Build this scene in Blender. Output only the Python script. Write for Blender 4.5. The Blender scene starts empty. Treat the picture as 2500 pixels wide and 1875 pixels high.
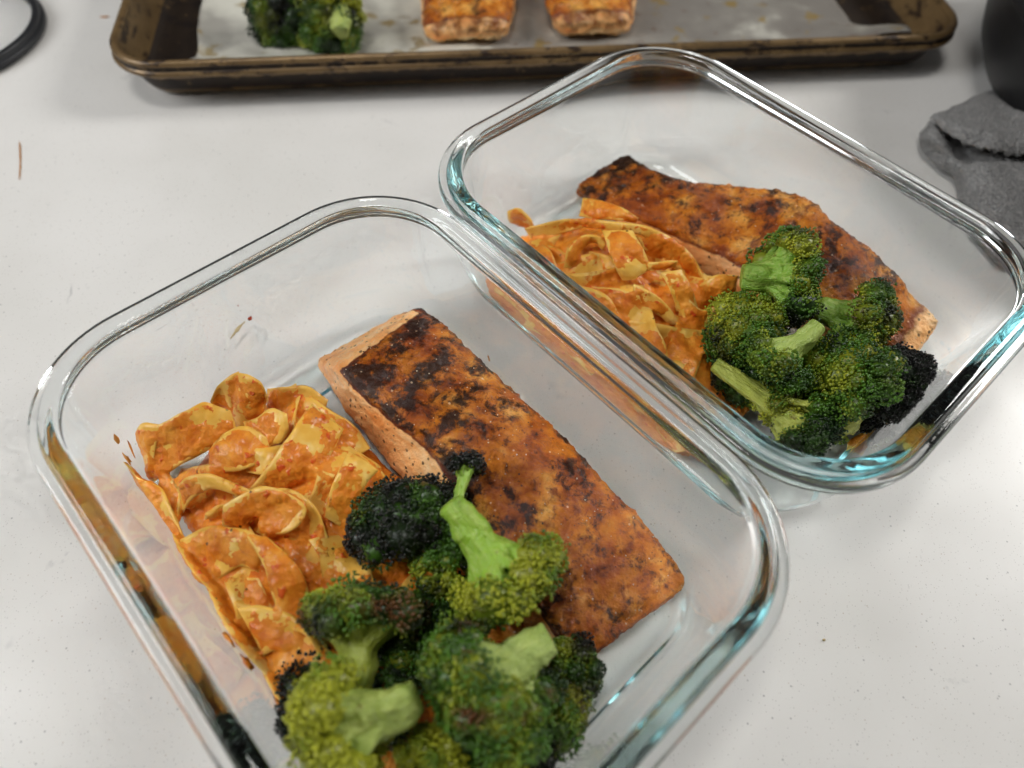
import bpy, math, random
import numpy as np
from mathutils import Vector, Matrix, noise

scene = bpy.context.scene
COL = scene.collection

# ------------------------------------------------------------------ camera
cam = bpy.data.cameras.new("camera")
cam_ob = bpy.data.objects.new("camera", cam)
COL.objects.link(cam_ob)
_r = [[0.997936, -0.064216, -0.0], [0.053276, 0.827918, -0.558314], [0.035853, 0.557161, 0.82963]]
_m = Matrix([[_r[i][0], _r[i][1], _r[i][2]] for i in range(3)]).to_4x4()
_m.translation = Vector((0.0, 0.0, 0.24633))
cam_ob.matrix_world = _m
cam.sensor_width = 36.0
cam.lens = 25.1993
cam.clip_start = 0.01
cam.clip_end = 50.0
cam.dof.use_dof = True
cam.dof.focus_distance = 0.262
cam.dof.aperture_fstop = 6.5
scene.camera = cam_ob

# ------------------------------------------------------------------ light
world = bpy.data.worlds.new("World")
scene.world = world
world.use_nodes = True
_bg = world.node_tree.nodes["Background"]
_bg.inputs[0].default_value = (1.0, 0.97, 0.93, 1)
_bg.inputs[1].default_value = 0.07

def area(name, loc, target, sx, sy, power, color):
    l = bpy.data.lights.new(name, 'AREA')
    l.shape = 'RECTANGLE'; l.size = sx; l.size_y = sy
    l.energy = power; l.color = color
    o = bpy.data.objects.new(name, l)
    COL.objects.link(o)
    o.location = loc
    o.rotation_euler = (Vector(target) - Vector(loc)).to_track_quat('-Z', 'Y').to_euler()
    return o

area("window_light", (1.25, 0.80, 0.92), (0.05, 0.2, 0.0), 0.40, 0.44, 14.5, (1.0, 0.985, 0.96))
area("ceiling_light", (-0.25, 0.10, 1.6), (0.0, 0.2, 0.0), 0.34, 0.40, 7.2, (1.0, 0.975, 0.945))
area("side_window_light", (-1.05, -0.05, 0.80), (0.0, 0.2, 0.0), 0.45, 0.65, 9.8, (0.97, 0.985, 1.0))

scene.view_settings.view_transform = 'Standard'
scene.view_settings.look = 'None'
scene.view_settings.exposure = 0.0
scene.view_settings.gamma = 1.0
scene.render.engine = 'CYCLES'
cy = scene.cycles
cy.use_denoising = True
cy.caustics_refractive = True
cy.caustics_reflective = True
cy.max_bounces = 40
cy.transmission_bounces = 40
cy.glossy_bounces = 40
cy.diffuse_bounces = 3
cy.transparent_max_bounces = 12
cy.blur_glossy = 0.05
cy.sample_clamp_indirect = 0.0
cy.use_adaptive_sampling = True
cy.adaptive_threshold = 0.05
cy.adaptive_min_samples = 16

# ------------------------------------------------------------------ helpers
def lin(r, g, b):
    f = lambda c: (c / 255 / 12.92) if c / 255 <= 0.04045 else ((c / 255 + 0.055) / 1.055) ** 2.4
    return (f(r), f(g), f(b), 1.0)

class NT:
    """tiny node-graph helper"""
    def __init__(self, name):
        self.mat = bpy.data.materials.new(name)
        self.mat.use_nodes = True
        self.t = self.mat.node_tree
        self.t.nodes.clear()
        self.out = self.t.nodes.new('ShaderNodeOutputMaterial')
    def n(self, typ, ins=None, **props):
        nd = self.t.nodes.new('ShaderNode' + typ)
        for k, v in props.items():
            setattr(nd, k, v)
        for k, v in (ins or {}).items():
            self.set(nd.inputs[k], v)
        return nd
    def set(self, sock, v):
        if isinstance(v, bpy.types.NodeSocket):
            self.t.links.new(v, sock)
        elif isinstance(v, bpy.types.Node):
            self.t.links.new(v.outputs[0], sock)
        else:
            sock.default_value = v
    def coord(self, out='Object'):
        return self.n('TexCoord').outputs[out]
    def noise(self, vec, scale, detail=4, rough=0.55, dist=0.0):
        return self.n('TexNoise', {'Vector': vec, 'Scale': scale, 'Detail': detail, 'Roughness': rough, 'Distortion': dist}).outputs['Fac']
    def ramp(self, fac, stops, interp='LINEAR'):
        r = self.n('ValToRGB', {'Fac': fac})
        r.color_ramp.interpolation = interp
        els = r.color_ramp.elements
        while len(els) < len(stops):
            els.new(0.5)
        for e, (p, c) in zip(els, stops):
            e.position = p
            e.color = c if len(c) == 4 else (*c, 1)
        return r.outputs['Color']
    def step(self, fac, lo, hi):
        return self.n('MapRange', {'Value': fac, 'From Min': lo, 'From Max': hi}, interpolation_type='SMOOTHSTEP').outputs['Result']
    def mix(self, fac, a, b, mode='MIX'):
        m = self.n('Mix', None, data_type='RGBA', blend_type=mode)
        self.set(m.inputs[0], fac); self.set(m.inputs[6], a); self.set(m.inputs[7], b)
        return m.outputs[2]
    def math(self, op, a, b=0.0, clamp=False):
        m = self.n('Math', None, operation=op, use_clamp=clamp)
        self.set(m.inputs[0], a); self.set(m.inputs[1], b)
        return m.outputs[0]
    def attr(self, name):
        return self.n('Attribute', None, attribute_name=name)
    def bump(self, height, strength, dist, normal=None):
        b = self.n('Bump', {'Height': height, 'Strength': strength, 'Distance': dist})
        if normal is not None:
            self.set(b.inputs['Normal'], normal)
        return b.outputs[0]
    def pbr(self, **k):
        keys = {'color': 'Base Color', 'rough': 'Roughness', 'metal': 'Metallic', 'normal': 'Normal', 'spec': 'Specular IOR Level',
                'sss': 'Subsurface Weight', 'sss_r': 'Subsurface Radius', 'sss_s': 'Subsurface Scale', 'coat': 'Coat Weight',
                'coat_r': 'Coat Roughness', 'coat_n': 'Coat Normal', 'sheen': 'Sheen Weight', 'ior': 'IOR', 'alpha': 'Alpha', 'trans': 'Transmission Weight'}
        b = self.n('BsdfPrincipled', {keys[a]: v for a, v in k.items()})
        self.t.links.new(b.outputs[0], self.out.inputs['Surface'])
        return self.mat

def mesh_ob(name, verts, faces, mat, parent=None, smooth=True, colors=None, attrs=None):
    me = bpy.data.meshes.new(name)
    if isinstance(verts, np.ndarray):
        verts = verts.tolist()
    if isinstance(faces, np.ndarray):
        faces = faces.tolist()
    me.from_pydata(verts, [], faces)
    if smooth:
        me.polygons.foreach_set('use_smooth', [True] * len(me.polygons))
    me.materials.append(mat)
    if colors is not None:
        a = me.color_attributes.new('tint', 'FLOAT_COLOR', 'POINT')
        a.data.foreach_set('color', np.asarray(colors, dtype=np.float32).ravel())
    for k, v in (attrs or {}).items():
        a = me.attributes.new(k, 'FLOAT', 'POINT')
        a.data.foreach_set('value', np.asarray(v, dtype=np.float32))
    me.update()
    o = bpy.data.objects.new(name, me)
    COL.objects.link(o)
    if parent is not None:
        o.parent = parent
    return o

def recalc(o):
    import bmesh
    bm = bmesh.new(); bm.from_mesh(o.data)
    bmesh.ops.recalc_face_normals(bm, faces=bm.faces)
    bm.to_mesh(o.data); bm.free()
    return o

def tag(o, label=None, cat=None, group=None, kind=None):
    if label: o['label'] = label
    if cat: o['category'] = cat
    if group: o['group'] = group
    if kind: o['kind'] = kind
    return o

def empty(name, loc, label, cat, group=None):
    """an Empty at the thing's base; parts are built in its local frame"""
    o = bpy.data.objects.new(name, None)
    o.empty_display_size = 0.01
    COL.objects.link(o)
    o.location = loc
    return tag(o, label, cat, group)

def catmull(pts, n):
    P_ = np.array(pts, float)
    m = len(P_)
    if m == 2:
        t = np.linspace(0, 1, n)[:, None]
        return P_[0] * (1 - t) + P_[1] * t
    ext = np.vstack([2 * P_[0] - P_[1], P_, 2 * P_[-1] - P_[-2]])
    ts = np.linspace(0, m - 1 - 1e-9, n)
    i = ts.astype(int); t = (ts - i)[:, None]
    a, b, c, d = ext[i], ext[i + 1], ext[i + 2], ext[i + 3]
    return 0.5 * ((2 * b) + (-a + c) * t + (2 * a - 5 * b + 4 * c - d) * t * t + (-a + 3 * b - 3 * c + d) * t ** 3)

def resample(pts, n):
    """even spacing along a catmull curve"""
    f = catmull(pts, max(200, n * 6))
    d = np.r_[0, np.cumsum(np.linalg.norm(np.diff(f, axis=0), axis=1))]
    s = np.linspace(0, d[-1], n)
    return np.stack([np.interp(s, d, f[:, k]) for k in range(f.shape[1])], 1)

def fbm(v, scale, oct=4, seed=0.0):
    return noise.fractal(Vector((v[0] * scale + seed, v[1] * scale - seed * 1.7, v[2] * scale + seed * 0.3)), 1.0, 2.0, oct)

def nz(v, scale, seed=0.0):
    return noise.noise(Vector((v[0] * scale + seed, v[1] * scale - seed * 1.7, v[2] * scale + seed * 0.3)))

def sstep(x, a, b):
    t = min(1.0, max(0.0, (x - a) / (b - a)))
    return t * t * (3 - 2 * t)

def vnormals(V, F):
    V = np.asarray(V); nrm = np.zeros_like(V)
    F = np.asarray(F)
    fn = np.cross(V[F[:, 2]] - V[F[:, 0]], V[F[:, -1]] - V[F[:, 1]]) if F.shape[1] == 4 else np.cross(V[F[:, 1]] - V[F[:, 0]], V[F[:, 2]] - V[F[:, 0]])
    for k in range(F.shape[1]):
        np.add.at(nrm, F[:, k], fn)
    return nrm / (np.linalg.norm(nrm, axis=1)[:, None] + 1e-12)

def rounded_rect(hx, hy, r, nc, ns):
    """closed counter-clockwise outline: nc points per corner, ns per side"""
    pts = []
    cs = [(hx - r, hy - r, 0), (-hx + r, hy - r, 90), (-hx + r, -hy + r, 180), (hx - r, -hy + r, 270)]
    for k, (cx, cy_, a0) in enumerate(cs):
        for i in range(nc):
            a = math.radians(a0 + 90 * i / (nc - 1))
            pts.append((cx + r * math.cos(a), cy_ + r * math.sin(a)))
        nx_, ny_, na = cs[(k + 1) % 4]
        a = math.radians(a0 + 90)
        p0 = (cx + r * math.cos(a), cy_ + r * math.sin(a))
        p1 = (nx_ + r * math.cos(a), ny_ + r * math.sin(a))
        for i in range(1, ns + 1):
            t = i / (ns + 1)
            pts.append((p0[0] * (1 - t) + p1[0] * t, p0[1] * (1 - t) + p1[1] * t))
    return pts

def swept_rect(profile, hx, hy, r, nc=16, ns=10, cap_first=True, cap_last=True, close=False):
    """sweep an (inset, z) profile round a rounded rectangle"""
    rings = []
    for ins, z in profile:
        rr = max(r - ins, 0.004)
        rings.append([(x, y, z) for x, y in rounded_rect(hx - ins, hy - ins, rr, nc, ns)])
    m = len(rings[0])
    V = [p for ring in rings for p in ring]
    Fq = []
    nr = len(rings)
    for j in range(nr - 1 + (1 if close else 0)):
        a, b = j * m, ((j + 1) % nr) * m
        for i in range(m):
            k = (i + 1) % m
            Fq.append((a + i, a + k, b + k, b + i))
    if cap_first:
        Fq.append(tuple(range(m))[::-1])
    if cap_last:
        Fq.append(tuple((nr - 1) * m + i for i in range(m)))
    return V, Fq

def lathe(profile, n=96, close=False):
    V = []; Fq = []
    for r, z in profile:
        for i in range(n):
            a = 2 * math.pi * i / n
            V.append((r * math.cos(a), r * math.sin(a), z))
    m = len(profile)
    for j in range(m - 1 + (1 if close else 0)):
        a, b = j * n, ((j + 1) % m) * n
        for i in range(n):
            k = (i + 1) % n
            Fq.append((a + i, a + k, b + k, b + i))
    return V, Fq

# ------------------------------------------------------------------ materials
def m_quartz():
    t = NT('white_quartz'); c = t.coord()
    big = t.noise(c, 9, 3)
    base = t.mix(t.step(big, 0.35, 0.7), lin(226, 224, 220), lin(217, 215, 210))
    # fine aggregate specks, dark and tan
    v1 = t.n('TexVoronoi', {'Vector': c, 'Scale': 1100.0, 'Randomness': 1.0})
    pick1 = t.n('SeparateColor', {'Color': v1.outputs['Color']}).outputs[0]
    dot1 = t.math('MULTIPLY', t.step(v1.outputs['Distance'], 0.30, 0.12), t.step(pick1, 0.66, 0.80))
    base = t.mix(t.math('MULTIPLY', dot1, 0.34), base, lin(120, 114, 106))
    v2 = t.n('TexVoronoi', {'Vector': c, 'Scale': 620.0})
    pick2 = t.n('SeparateColor', {'Color': v2.outputs['Color']})
    dot2 = t.math('MULTIPLY', t.step(v2.outputs['Distance'], 0.22, 0.08), t.step(pick2.outputs[1], 0.88, 0.93))
    base = t.mix(t.math('MULTIPLY', dot2, 0.45), base, lin(150, 122, 88))
    v3 = t.n('TexVoronoi', {'Vector': c, 'Scale': 330.0})
    pick3 = t.n('SeparateColor', {'Color': v3.outputs['Color']})
    dot3 = t.math('MULTIPLY', t.step(v3.outputs['Distance'], 0.16, 0.06), t.step(pick3.outputs[2], 0.945, 0.965))
    base = t.mix(t.math('MULTIPLY', dot3, 0.45), base, lin(92, 90, 90))
    # short broken grey veins
    dist = t.n('VectorMath', {0: c, 1: t.n('VectorMath', {0: t.n('TexNoise', {'Vector': c, 'Scale': 60.0, 'Detail': 3.0}).outputs['Color'], 1: (0.012, 0.012, 0.012)}, operation='MULTIPLY').outputs[0]}, operation='ADD').outputs[0]
    ve = t.n('TexVoronoi', {'Vector': dist, 'Scale': 26.0}, feature='DISTANCE_TO_EDGE').outputs['Distance']
    vein = t.math('MULTIPLY', t.step(ve, 0.035, 0.0), t.step(t.noise(c, 34, 3), 0.62, 0.72))
    base = t.mix(t.math('MULTIPLY', vein, 0.42), base, lin(140, 140, 142))
    sm = t.math('MULTIPLY', t.step(t.noise(c, 55, 4), 0.68, 0.78), t.step(t.noise(c, 300, 2), 0.5, 0.6))
    base = t.mix(t.math('MULTIPLY', sm, 0.35), base, lin(130, 130, 132))
    rough = t.math('ADD', t.math('MULTIPLY', t.noise(c, 40, 3), 0.15), 0.24)
    return t.pbr(color=base, rough=rough, spec=0.45)

def m_glass():
    t = NT('clear_glass')
    g = t.n('BsdfGlass', {'Color': (1, 1, 1, 1), 'Roughness': 0.0, 'IOR': 1.47})
    t.t.links.new(g.outputs[0], t.out.inputs['Surface'])
    v = t.n('VolumeAbsorption', {'Color': (0.22, 0.82, 0.87, 1), 'Density': 5.5})
    t.t.links.new(v.outputs[0], t.out.inputs['Volume'])
    return t.mat

def m_salmon(name, dark=0.0, seed=0.0):
    t = NT(name)
    c = t.n('VectorMath', {0: t.coord(), 1: (seed, seed * 0.7, 0)}, operation='ADD').outputs[0]
    crust = t.attr('crust').outputs['Fac']
    warp = t.n('VectorMath', {0: c, 1: t.n('VectorMath', {0: t.n('TexNoise', {'Vector': c, 'Scale': 120.0, 'Detail': 3.0}).outputs['Color'], 1: (0.006, 0.006, 0.006)}, operation='MULTIPLY').outputs[0]}, operation='ADD').outputs[0]
    # seared crust colours
    n1 = t.noise(warp, 70, 5, 0.6)
    crustc = t.ramp(n1, [(0.28, lin(104, 42, 6)), (0.40, lin(164, 80, 10)), (0.53, lin(202, 118, 24)), (0.68, lin(230, 168, 78))])
    n2 = t.noise(warp, 190, 5, 0.65)
    crustc = t.mix(t.math('MULTIPLY', t.step(n2, 0.52, 0.68), 0.8), crustc, lin(118, 46, 14))
    charm = t.attr('char').outputs['Fac']
    ch = t.math('ADD', t.noise(warp, 175, 7, 0.72), t.math('MULTIPLY', t.math('SUBTRACT', charm, 0.5), 0.42))
    chm = t.step(ch, 0.54 - dark, 0.66 - dark)
    crustc = t.mix(t.math('MULTIPLY', t.step(ch, 0.46 - dark, 0.60 - dark), 0.55), crustc, lin(104, 40, 12))
    crustc = t.mix(t.math('MULTIPLY', chm, 0.92), crustc, lin(36, 20, 14))
    n4 = t.noise(c, 380, 3, 0.6)
    crustc = t.mix(t.math('MULTIPLY', t.step(n4, 0.60, 0.70), 0.65), crustc, lin(70, 28, 14))
    # cut flesh
    fl = t.noise(t.n('Mapping', {'Vector': c, 'Scale': (1, 1, 3.2)}).outputs[0], 60, 4, 0.6)
    flesh = t.ramp(fl, [(0.3, lin(240, 152, 78)), (0.5, lin(250, 188, 120)), (0.7, lin(253, 214, 160))])
    sp = t.n('TexVoronoi', {'Vector': c, 'Scale': 420.0})
    spp = t.n('SeparateColor', {'Color': sp.outputs['Color']})
    herb = t.math('MULTIPLY', t.step(sp.outputs['Distance'], 0.36, 0.2), t.step(spp.outputs[0], 0.55, 0.65))
    herb = t.math('MULTIPLY', herb, t.step(t.noise(c, 75, 3), 0.36, 0.52))
    flesh = t.mix(t.math('MULTIPLY', herb, 0.85), flesh, lin(62, 46, 22))
    edge = t.math('ADD', crust, t.math('MULTIPLY', t.math('SUBTRACT', t.noise(c, 160, 4), 0.5), 0.7))
    rimk = t.math('MULTIPLY', t.step(edge, 0.25, 0.5), t.step(edge, 0.95, 0.6))
    crustc = t.mix(t.math('MULTIPLY', rimk, 0.7), crustc, lin(96, 34, 12))
    col = t.mix(t.step(edge, 0.30, 0.55), flesh, crustc)
    # pale salt grains
    v = t.n('TexVoronoi', {'Vector': c, 'Scale': 500.0})
    vp = t.n('SeparateColor', {'Color': v.outputs['Color']})
    salt = t.math('MULTIPLY', t.step(v.outputs['Distance'], 0.27, 0.15), t.step(vp.outputs[1], 0.93, 0.96))
    col = t.mix(t.math('MULTIPLY', salt, 0.6), col, lin(240, 205, 165))
    h = t.math('ADD', t.math('MULTIPLY', t.noise(c, 620, 4, 0.65), 0.9), t.math('ADD', t.math('MULTIPLY', n2, 0.5), t.math('MULTIPLY', n1, 0.4)))
    rough = t.mix(t.step(t.noise(c, 260, 3), 0.4, 0.65), (0.34, 0.34, 0.34, 1), (0.52, 0.52, 0.52, 1))
    return t.pbr(color=col, rough=rough, normal=t.bump(h, 0.9, 0.0012), spec=0.22, coat=t.math('MULTIPLY', t.step(t.noise(c, 45, 3), 0.36, 0.58), 0.6), coat_r=0.06, coat_n=t.bump(t.noise(c, 420, 5, 0.65), 0.9, 0.0012))

def m_noodle(name, coat):
    """egg noodle under an uneven coat of orange sauce; coat 0..1"""
    t = NT(name); c = t.coord()
    inf = t.n('ObjectInfo').outputs['Random']
    cc = t.n('VectorMath', {0: c, 1: t.n('CombineXYZ', {0: inf, 1: t.math('MULTIPLY', inf, 3.1), 2: 0.0})}, operation='ADD').outputs[0]
    n1 = t.noise(cc, 120, 5, 0.65)
    pale = t.ramp(t.noise(cc, 130, 3), [(0.3, lin(228, 168, 62)), (0.55, lin(236, 188, 88)), (0.75, lin(243, 210, 132))])
    sauce = t.ramp(t.noise(cc, 150, 5, 0.62), [(0.3, lin(204, 100, 20)), (0.46, lin(224, 130, 34)), (0.62, lin(234, 152, 50)), (0.8, lin(242, 180, 84))])
    k = t.step(t.math('ADD', t.math('ADD', n1, t.math('MULTIPLY', t.math('SUBTRACT', t.noise(cc, 420, 4, 0.7), 0.5), 0.25)), coat - 0.5), 0.42, 0.54)
    col = t.mix(k, pale, sauce)
    v = t.n('TexVoronoi', {'Vector': t.n('VectorMath', {0: cc, 1: t.n('VectorMath', {0: t.n('TexNoise', {'Vector': cc, 'Scale': 300.0}).outputs['Color'], 1: (0.004,) * 3}, operation='MULTIPLY').outputs[0]}, operation='ADD').outputs[0], 'Scale': 270.0})
    vp = t.n('SeparateColor', {'Color': v.outputs['Color']})
    red = t.math('MULTIPLY', t.step(v.outputs['Distance'], 0.36, 0.16), t.step(vp.outputs[0], 0.64, 0.72))
    red = t.math('MULTIPLY', red, t.math('ADD', t.math('MULTIPLY', k, 0.8), 0.1))
    col = t.mix(t.math('MULTIPLY', red, 0.85), col, lin(206, 58, 14))
    v2 = t.n('TexVoronoi', {'Vector': cc, 'Scale': 330.0})
    vp2 = t.n('SeparateColor', {'Color': v2.outputs['Color']})
    blk = t.math('MULTIPLY', t.step(v2.outputs['Distance'], 0.22, 0.12), t.step(vp2.outputs[2], 0.955, 0.97))
    col = t.mix(t.math('MULTIPLY', blk, 0.9), col, lin(52, 34, 16))
    h = t.math('ADD', t.math('MULTIPLY', t.noise(cc, 330, 5, 0.68), t.math('ADD', t.math('MULTIPLY', k, 1.1), 0.2)), t.math('MULTIPLY', red, 0.4))
    rough = t.mix(k, (0.34, 0.34, 0.34, 1), (0.38, 0.38, 0.38, 1))
    return t.pbr(color=col, rough=rough, normal=t.bump(h, 0.7, 0.0011), spec=0.22, coat=0.32, coat_r=0.08, coat_n=t.bump(t.math('ADD', t.noise(cc, 230, 3, 0.55), t.math('MULTIPLY', red, 0.3)), 0.7, 0.0012))

def m_buds():
    t = NT('broccoli_buds'); c = t.coord()
    col = t.attr('tint').outputs['Color']
    v = t.noise(c, 900, 2)
    col = t.mix(0.45, col, t.mix(v, (0.25, 0.25, 0.25, 1), (1.5, 1.5, 1.3, 1)), 'MULTIPLY')
    return t.pbr(color=col, rough=0.34, spec=0.5, normal=t.bump(t.noise(c, 1500, 2), 0.4, 0.0004))

def m_stem():
    t = NT('broccoli_stem'); c = t.coord()
    col = t.n('ObjectInfo').outputs['Color']
    cs = t.n('Mapping', {'Vector': c, 'Scale': (1.0, 1.0, 0.16)}).outputs[0]
    st = t.noise(cs, 620, 4, 0.6)
    col = t.mix(t.math('MULTIPLY', t.step(st, 0.44, 0.66), 0.32), col, lin(204, 212, 118))
    col = t.mix(t.math('MULTIPLY', t.step(t.noise(c, 90, 3), 0.5, 0.7), 0.5), col, lin(104, 140, 36))
    br = t.step(t.noise(c, 170, 5, 0.65), 0.63, 0.71)
    col = t.mix(t.math('MULTIPLY', br, 0.7), col, lin(98, 62, 24))
    h = t.math('ADD', st, t.math('MULTIPLY', t.noise(c, 700, 3), 0.5))
    return t.pbr(color=col, rough=0.26, spec=0.55, normal=t.bump(h, 1.0, 0.0016))

def m_bronze():
    t = NT('worn_bronze_nonstick'); c = t.coord()
    base = t.ramp(t.noise(c, 30, 4), [(0.3, lin(92, 72, 46)), (0.55, lin(124, 100, 66)), (0.75, lin(148, 122, 86))])
    st = t.noise(t.n('Mapping', {'Vector': c, 'Scale': (1.0, 1.0, 2.2)}).outputs[0], 75, 7, 0.72)
    base = t.mix(t.math('MULTIPLY', t.step(st, 0.51, 0.61), 0.9), base, lin(36, 24, 22))
    grease = t.attr('burn').outputs['Fac']
    g2 = t.step(t.math('ADD', grease, t.math('MULTIPLY', t.math('SUBTRACT', t.noise(c, 130, 6, 0.7), 0.5), 1.3)), 0.42, 0.62)
    base = t.mix(t.math('MULTIPLY', g2, 0.92), base, lin(28, 20, 18))
    rough = t.mix(g2, (0.36,) * 3 + (1,), (0.55,) * 3 + (1,))
    return t.pbr(color=base, rough=rough, metal=0.35, normal=t.bump(st, 0.25, 0.001))

def m_parchment():
    t = NT('oily_parchment'); c = t.coord()
    n = t.noise(c, 14, 4)
    base = t.mix(t.step(n, 0.42, 0.60), lin(206, 204, 192), lin(158, 155, 147))
    wet = t.attr('oil').outputs['Fac']
    w = t.step(t.math('ADD', wet, t.math('MULTIPLY', t.math('SUBTRACT', t.noise(c, 28, 4), 0.5), 0.8)), 0.4, 0.6)
    base = t.mix(t.math('MULTIPLY', w, 0.75), base, lin(112, 106, 100))
    sp = t.step(t.noise(c, 62, 4, 0.6), 0.58, 0.66)
    base = t.mix(t.math('MULTIPLY', sp, 0.7), base, lin(138, 112, 40))
    br = t.math('MULTIPLY', t.step(t.noise(c, 110, 4), 0.62, 0.72), w)
    base = t.mix(t.math('MULTIPLY', br, 0.6), base, lin(96, 62, 40))
    return t.pbr(color=base, rough=0.35, spec=0.5, normal=t.bump(t.noise(c, 60, 4), 0.5, 0.003))

def m_plain(name, col, rough, spec=0.5, nscale=300, nstr=0.2, nd=0.0005, var=0.25):
    t = NT(name); c = t.coord()
    k = t.noise(c, nscale * 0.2, 4)
    dk = tuple(x * (1 - var) for x in col[:3]) + (1,)
    return t.pbr(color=t.mix(k, dk, col), rough=rough, spec=spec, normal=t.bump(t.noise(c, nscale, 3), nstr, nd))

def m_towel():
    t = NT('grey_terry_cloth'); c = t.coord()
    n = t.noise(c, 900, 4, 0.7)
    w = t.noise(t.n('Mapping', {'Vector': c, 'Scale': (1.0, 0.35, 1.0)}).outputs[0], 900, 2)
    col = t.ramp(t.math('ADD', t.math('MULTIPLY', n, 0.7), t.math('MULTIPLY', w, 0.3)), [(0.36, lin(88, 87, 87)), (0.5, lin(146, 144, 142)), (0.64, lin(204, 200, 195))])
    return t.pbr(color=col, rough=0.95, spec=0.1, sheen=0.5, normal=t.bump(n, 1.0, 0.004))

MQ = m_quartz(); MG = m_glass()
MSA = m_salmon('seared_salmon_front', 0.0, 0.0)
MSB = m_salmon('seared_salmon_back', 0.02, 0.37)
MST = m_salmon('seared_salmon_tray', -0.04, 0.81)
MN0 = m_noodle('noodle_pale', 0.24); MN2 = m_noodle('noodle_coated', 0.36); MSAUCE = m_noodle('orange_sauce', 1.0)
MBUD = m_buds(); MSTEM = m_stem(); MBRZ = m_bronze(); MPAR = m_parchment(); MTOW = m_towel()
MPOT = m_plain('matte_black_pot', (0.011, 0.011, 0.012, 1), 0.5, 0.4)
MSIL = m_plain('black_silicone', (0.018, 0.019, 0.022, 1), 0.45, 0.4)

# ------------------------------------------------------------------ countertop
def countertop():
    V = [(-1.6, -0.6, 0), (1.6, -0.6, 0), (1.6, 1.0, 0), (-1.6, 1.0, 0), (-1.6, -0.6, -0.03), (1.6, -0.6, -0.03), (1.6, 1.0, -0.03), (-1.6, 1.0, -0.03)]
    Fq = [(0, 1, 2, 3), (7, 6, 5, 4), (0, 4, 5, 1), (1, 5, 6, 2), (2, 6, 7, 3), (3, 7, 4, 0)]
    o = mesh_ob('countertop', V, Fq, MQ, smooth=False)
    tag(o, 'white speckled quartz countertop', None, kind='structure')
countertop()

# ------------------------------------------------------------------ glass containers
GANG = math.radians(45.3)
def glass_container(name, centre, label):
    prof = [(36, 1.0), (29, 0.9), (25, 0.55), (22.2, 0.25), (20.0, 0.6), (18.0, 2.0), (16.3, 4.6), (13.6, 12), (10.7, 24), (7.9, 37), (5.9, 46.5), (5.1, 50.4),
            (4.9, 51.6), (4.5, 52.4), (3.8, 52.8), (2.6, 52.95), (1.3, 53.1), (0.5, 53.6), (0.1, 54.5), (0.0, 55.6), (0.1, 56.6), (0.45, 57.3), (1.1, 57.75), (2.0, 57.9), (3.0, 57.95),
            (3.6, 58.15), (4.0, 58.7), (4.25, 59.4), (4.7, 59.9), (5.5, 60.1), (6.6, 60.15), (7.8, 60.1), (8.8, 59.8), (9.45, 59.1), (9.8, 57.9), (10.1, 53), (11.1, 46), (13.1, 34), (15.1, 22), (16.8, 14), (17.7, 11), (19.3, 8.5), (22, 6.5), (26, 5.3), (30.5, 4.9), (36, 4.8)]
    pr = [(a / 1000, b / 1000) for a, b in prof]
    fine = catmull(np.c_[np.array(pr), np.zeros(len(pr))], 150)[:, :2]
    V, Fq = swept_rect([tuple(p) for p in fine], 0.0789, 0.105, 0.0413, 22, 12)
    e = empty(name, (centre[0], centre[1], 0.0006), label, 'food container')
    e.rotation_euler = (0, 0, GANG)
    g = mesh_ob('glass_body', V, Fq, MG, e)
    recalc(g)
    # flat floor caps keep their own sharp normals
    for p in g.data.polygons:
        if len(p.vertices) > 4:
            p.use_smooth = False
    return e
glass_container('glass_container', (-0.0328, 0.097), 'nearer rectangular clear glass container holding the thick straight salmon fillet')
glass_container('glass_container', (0.0785, 0.2096), 'farther rectangular clear glass container beside the grey towel and baking tray')

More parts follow.
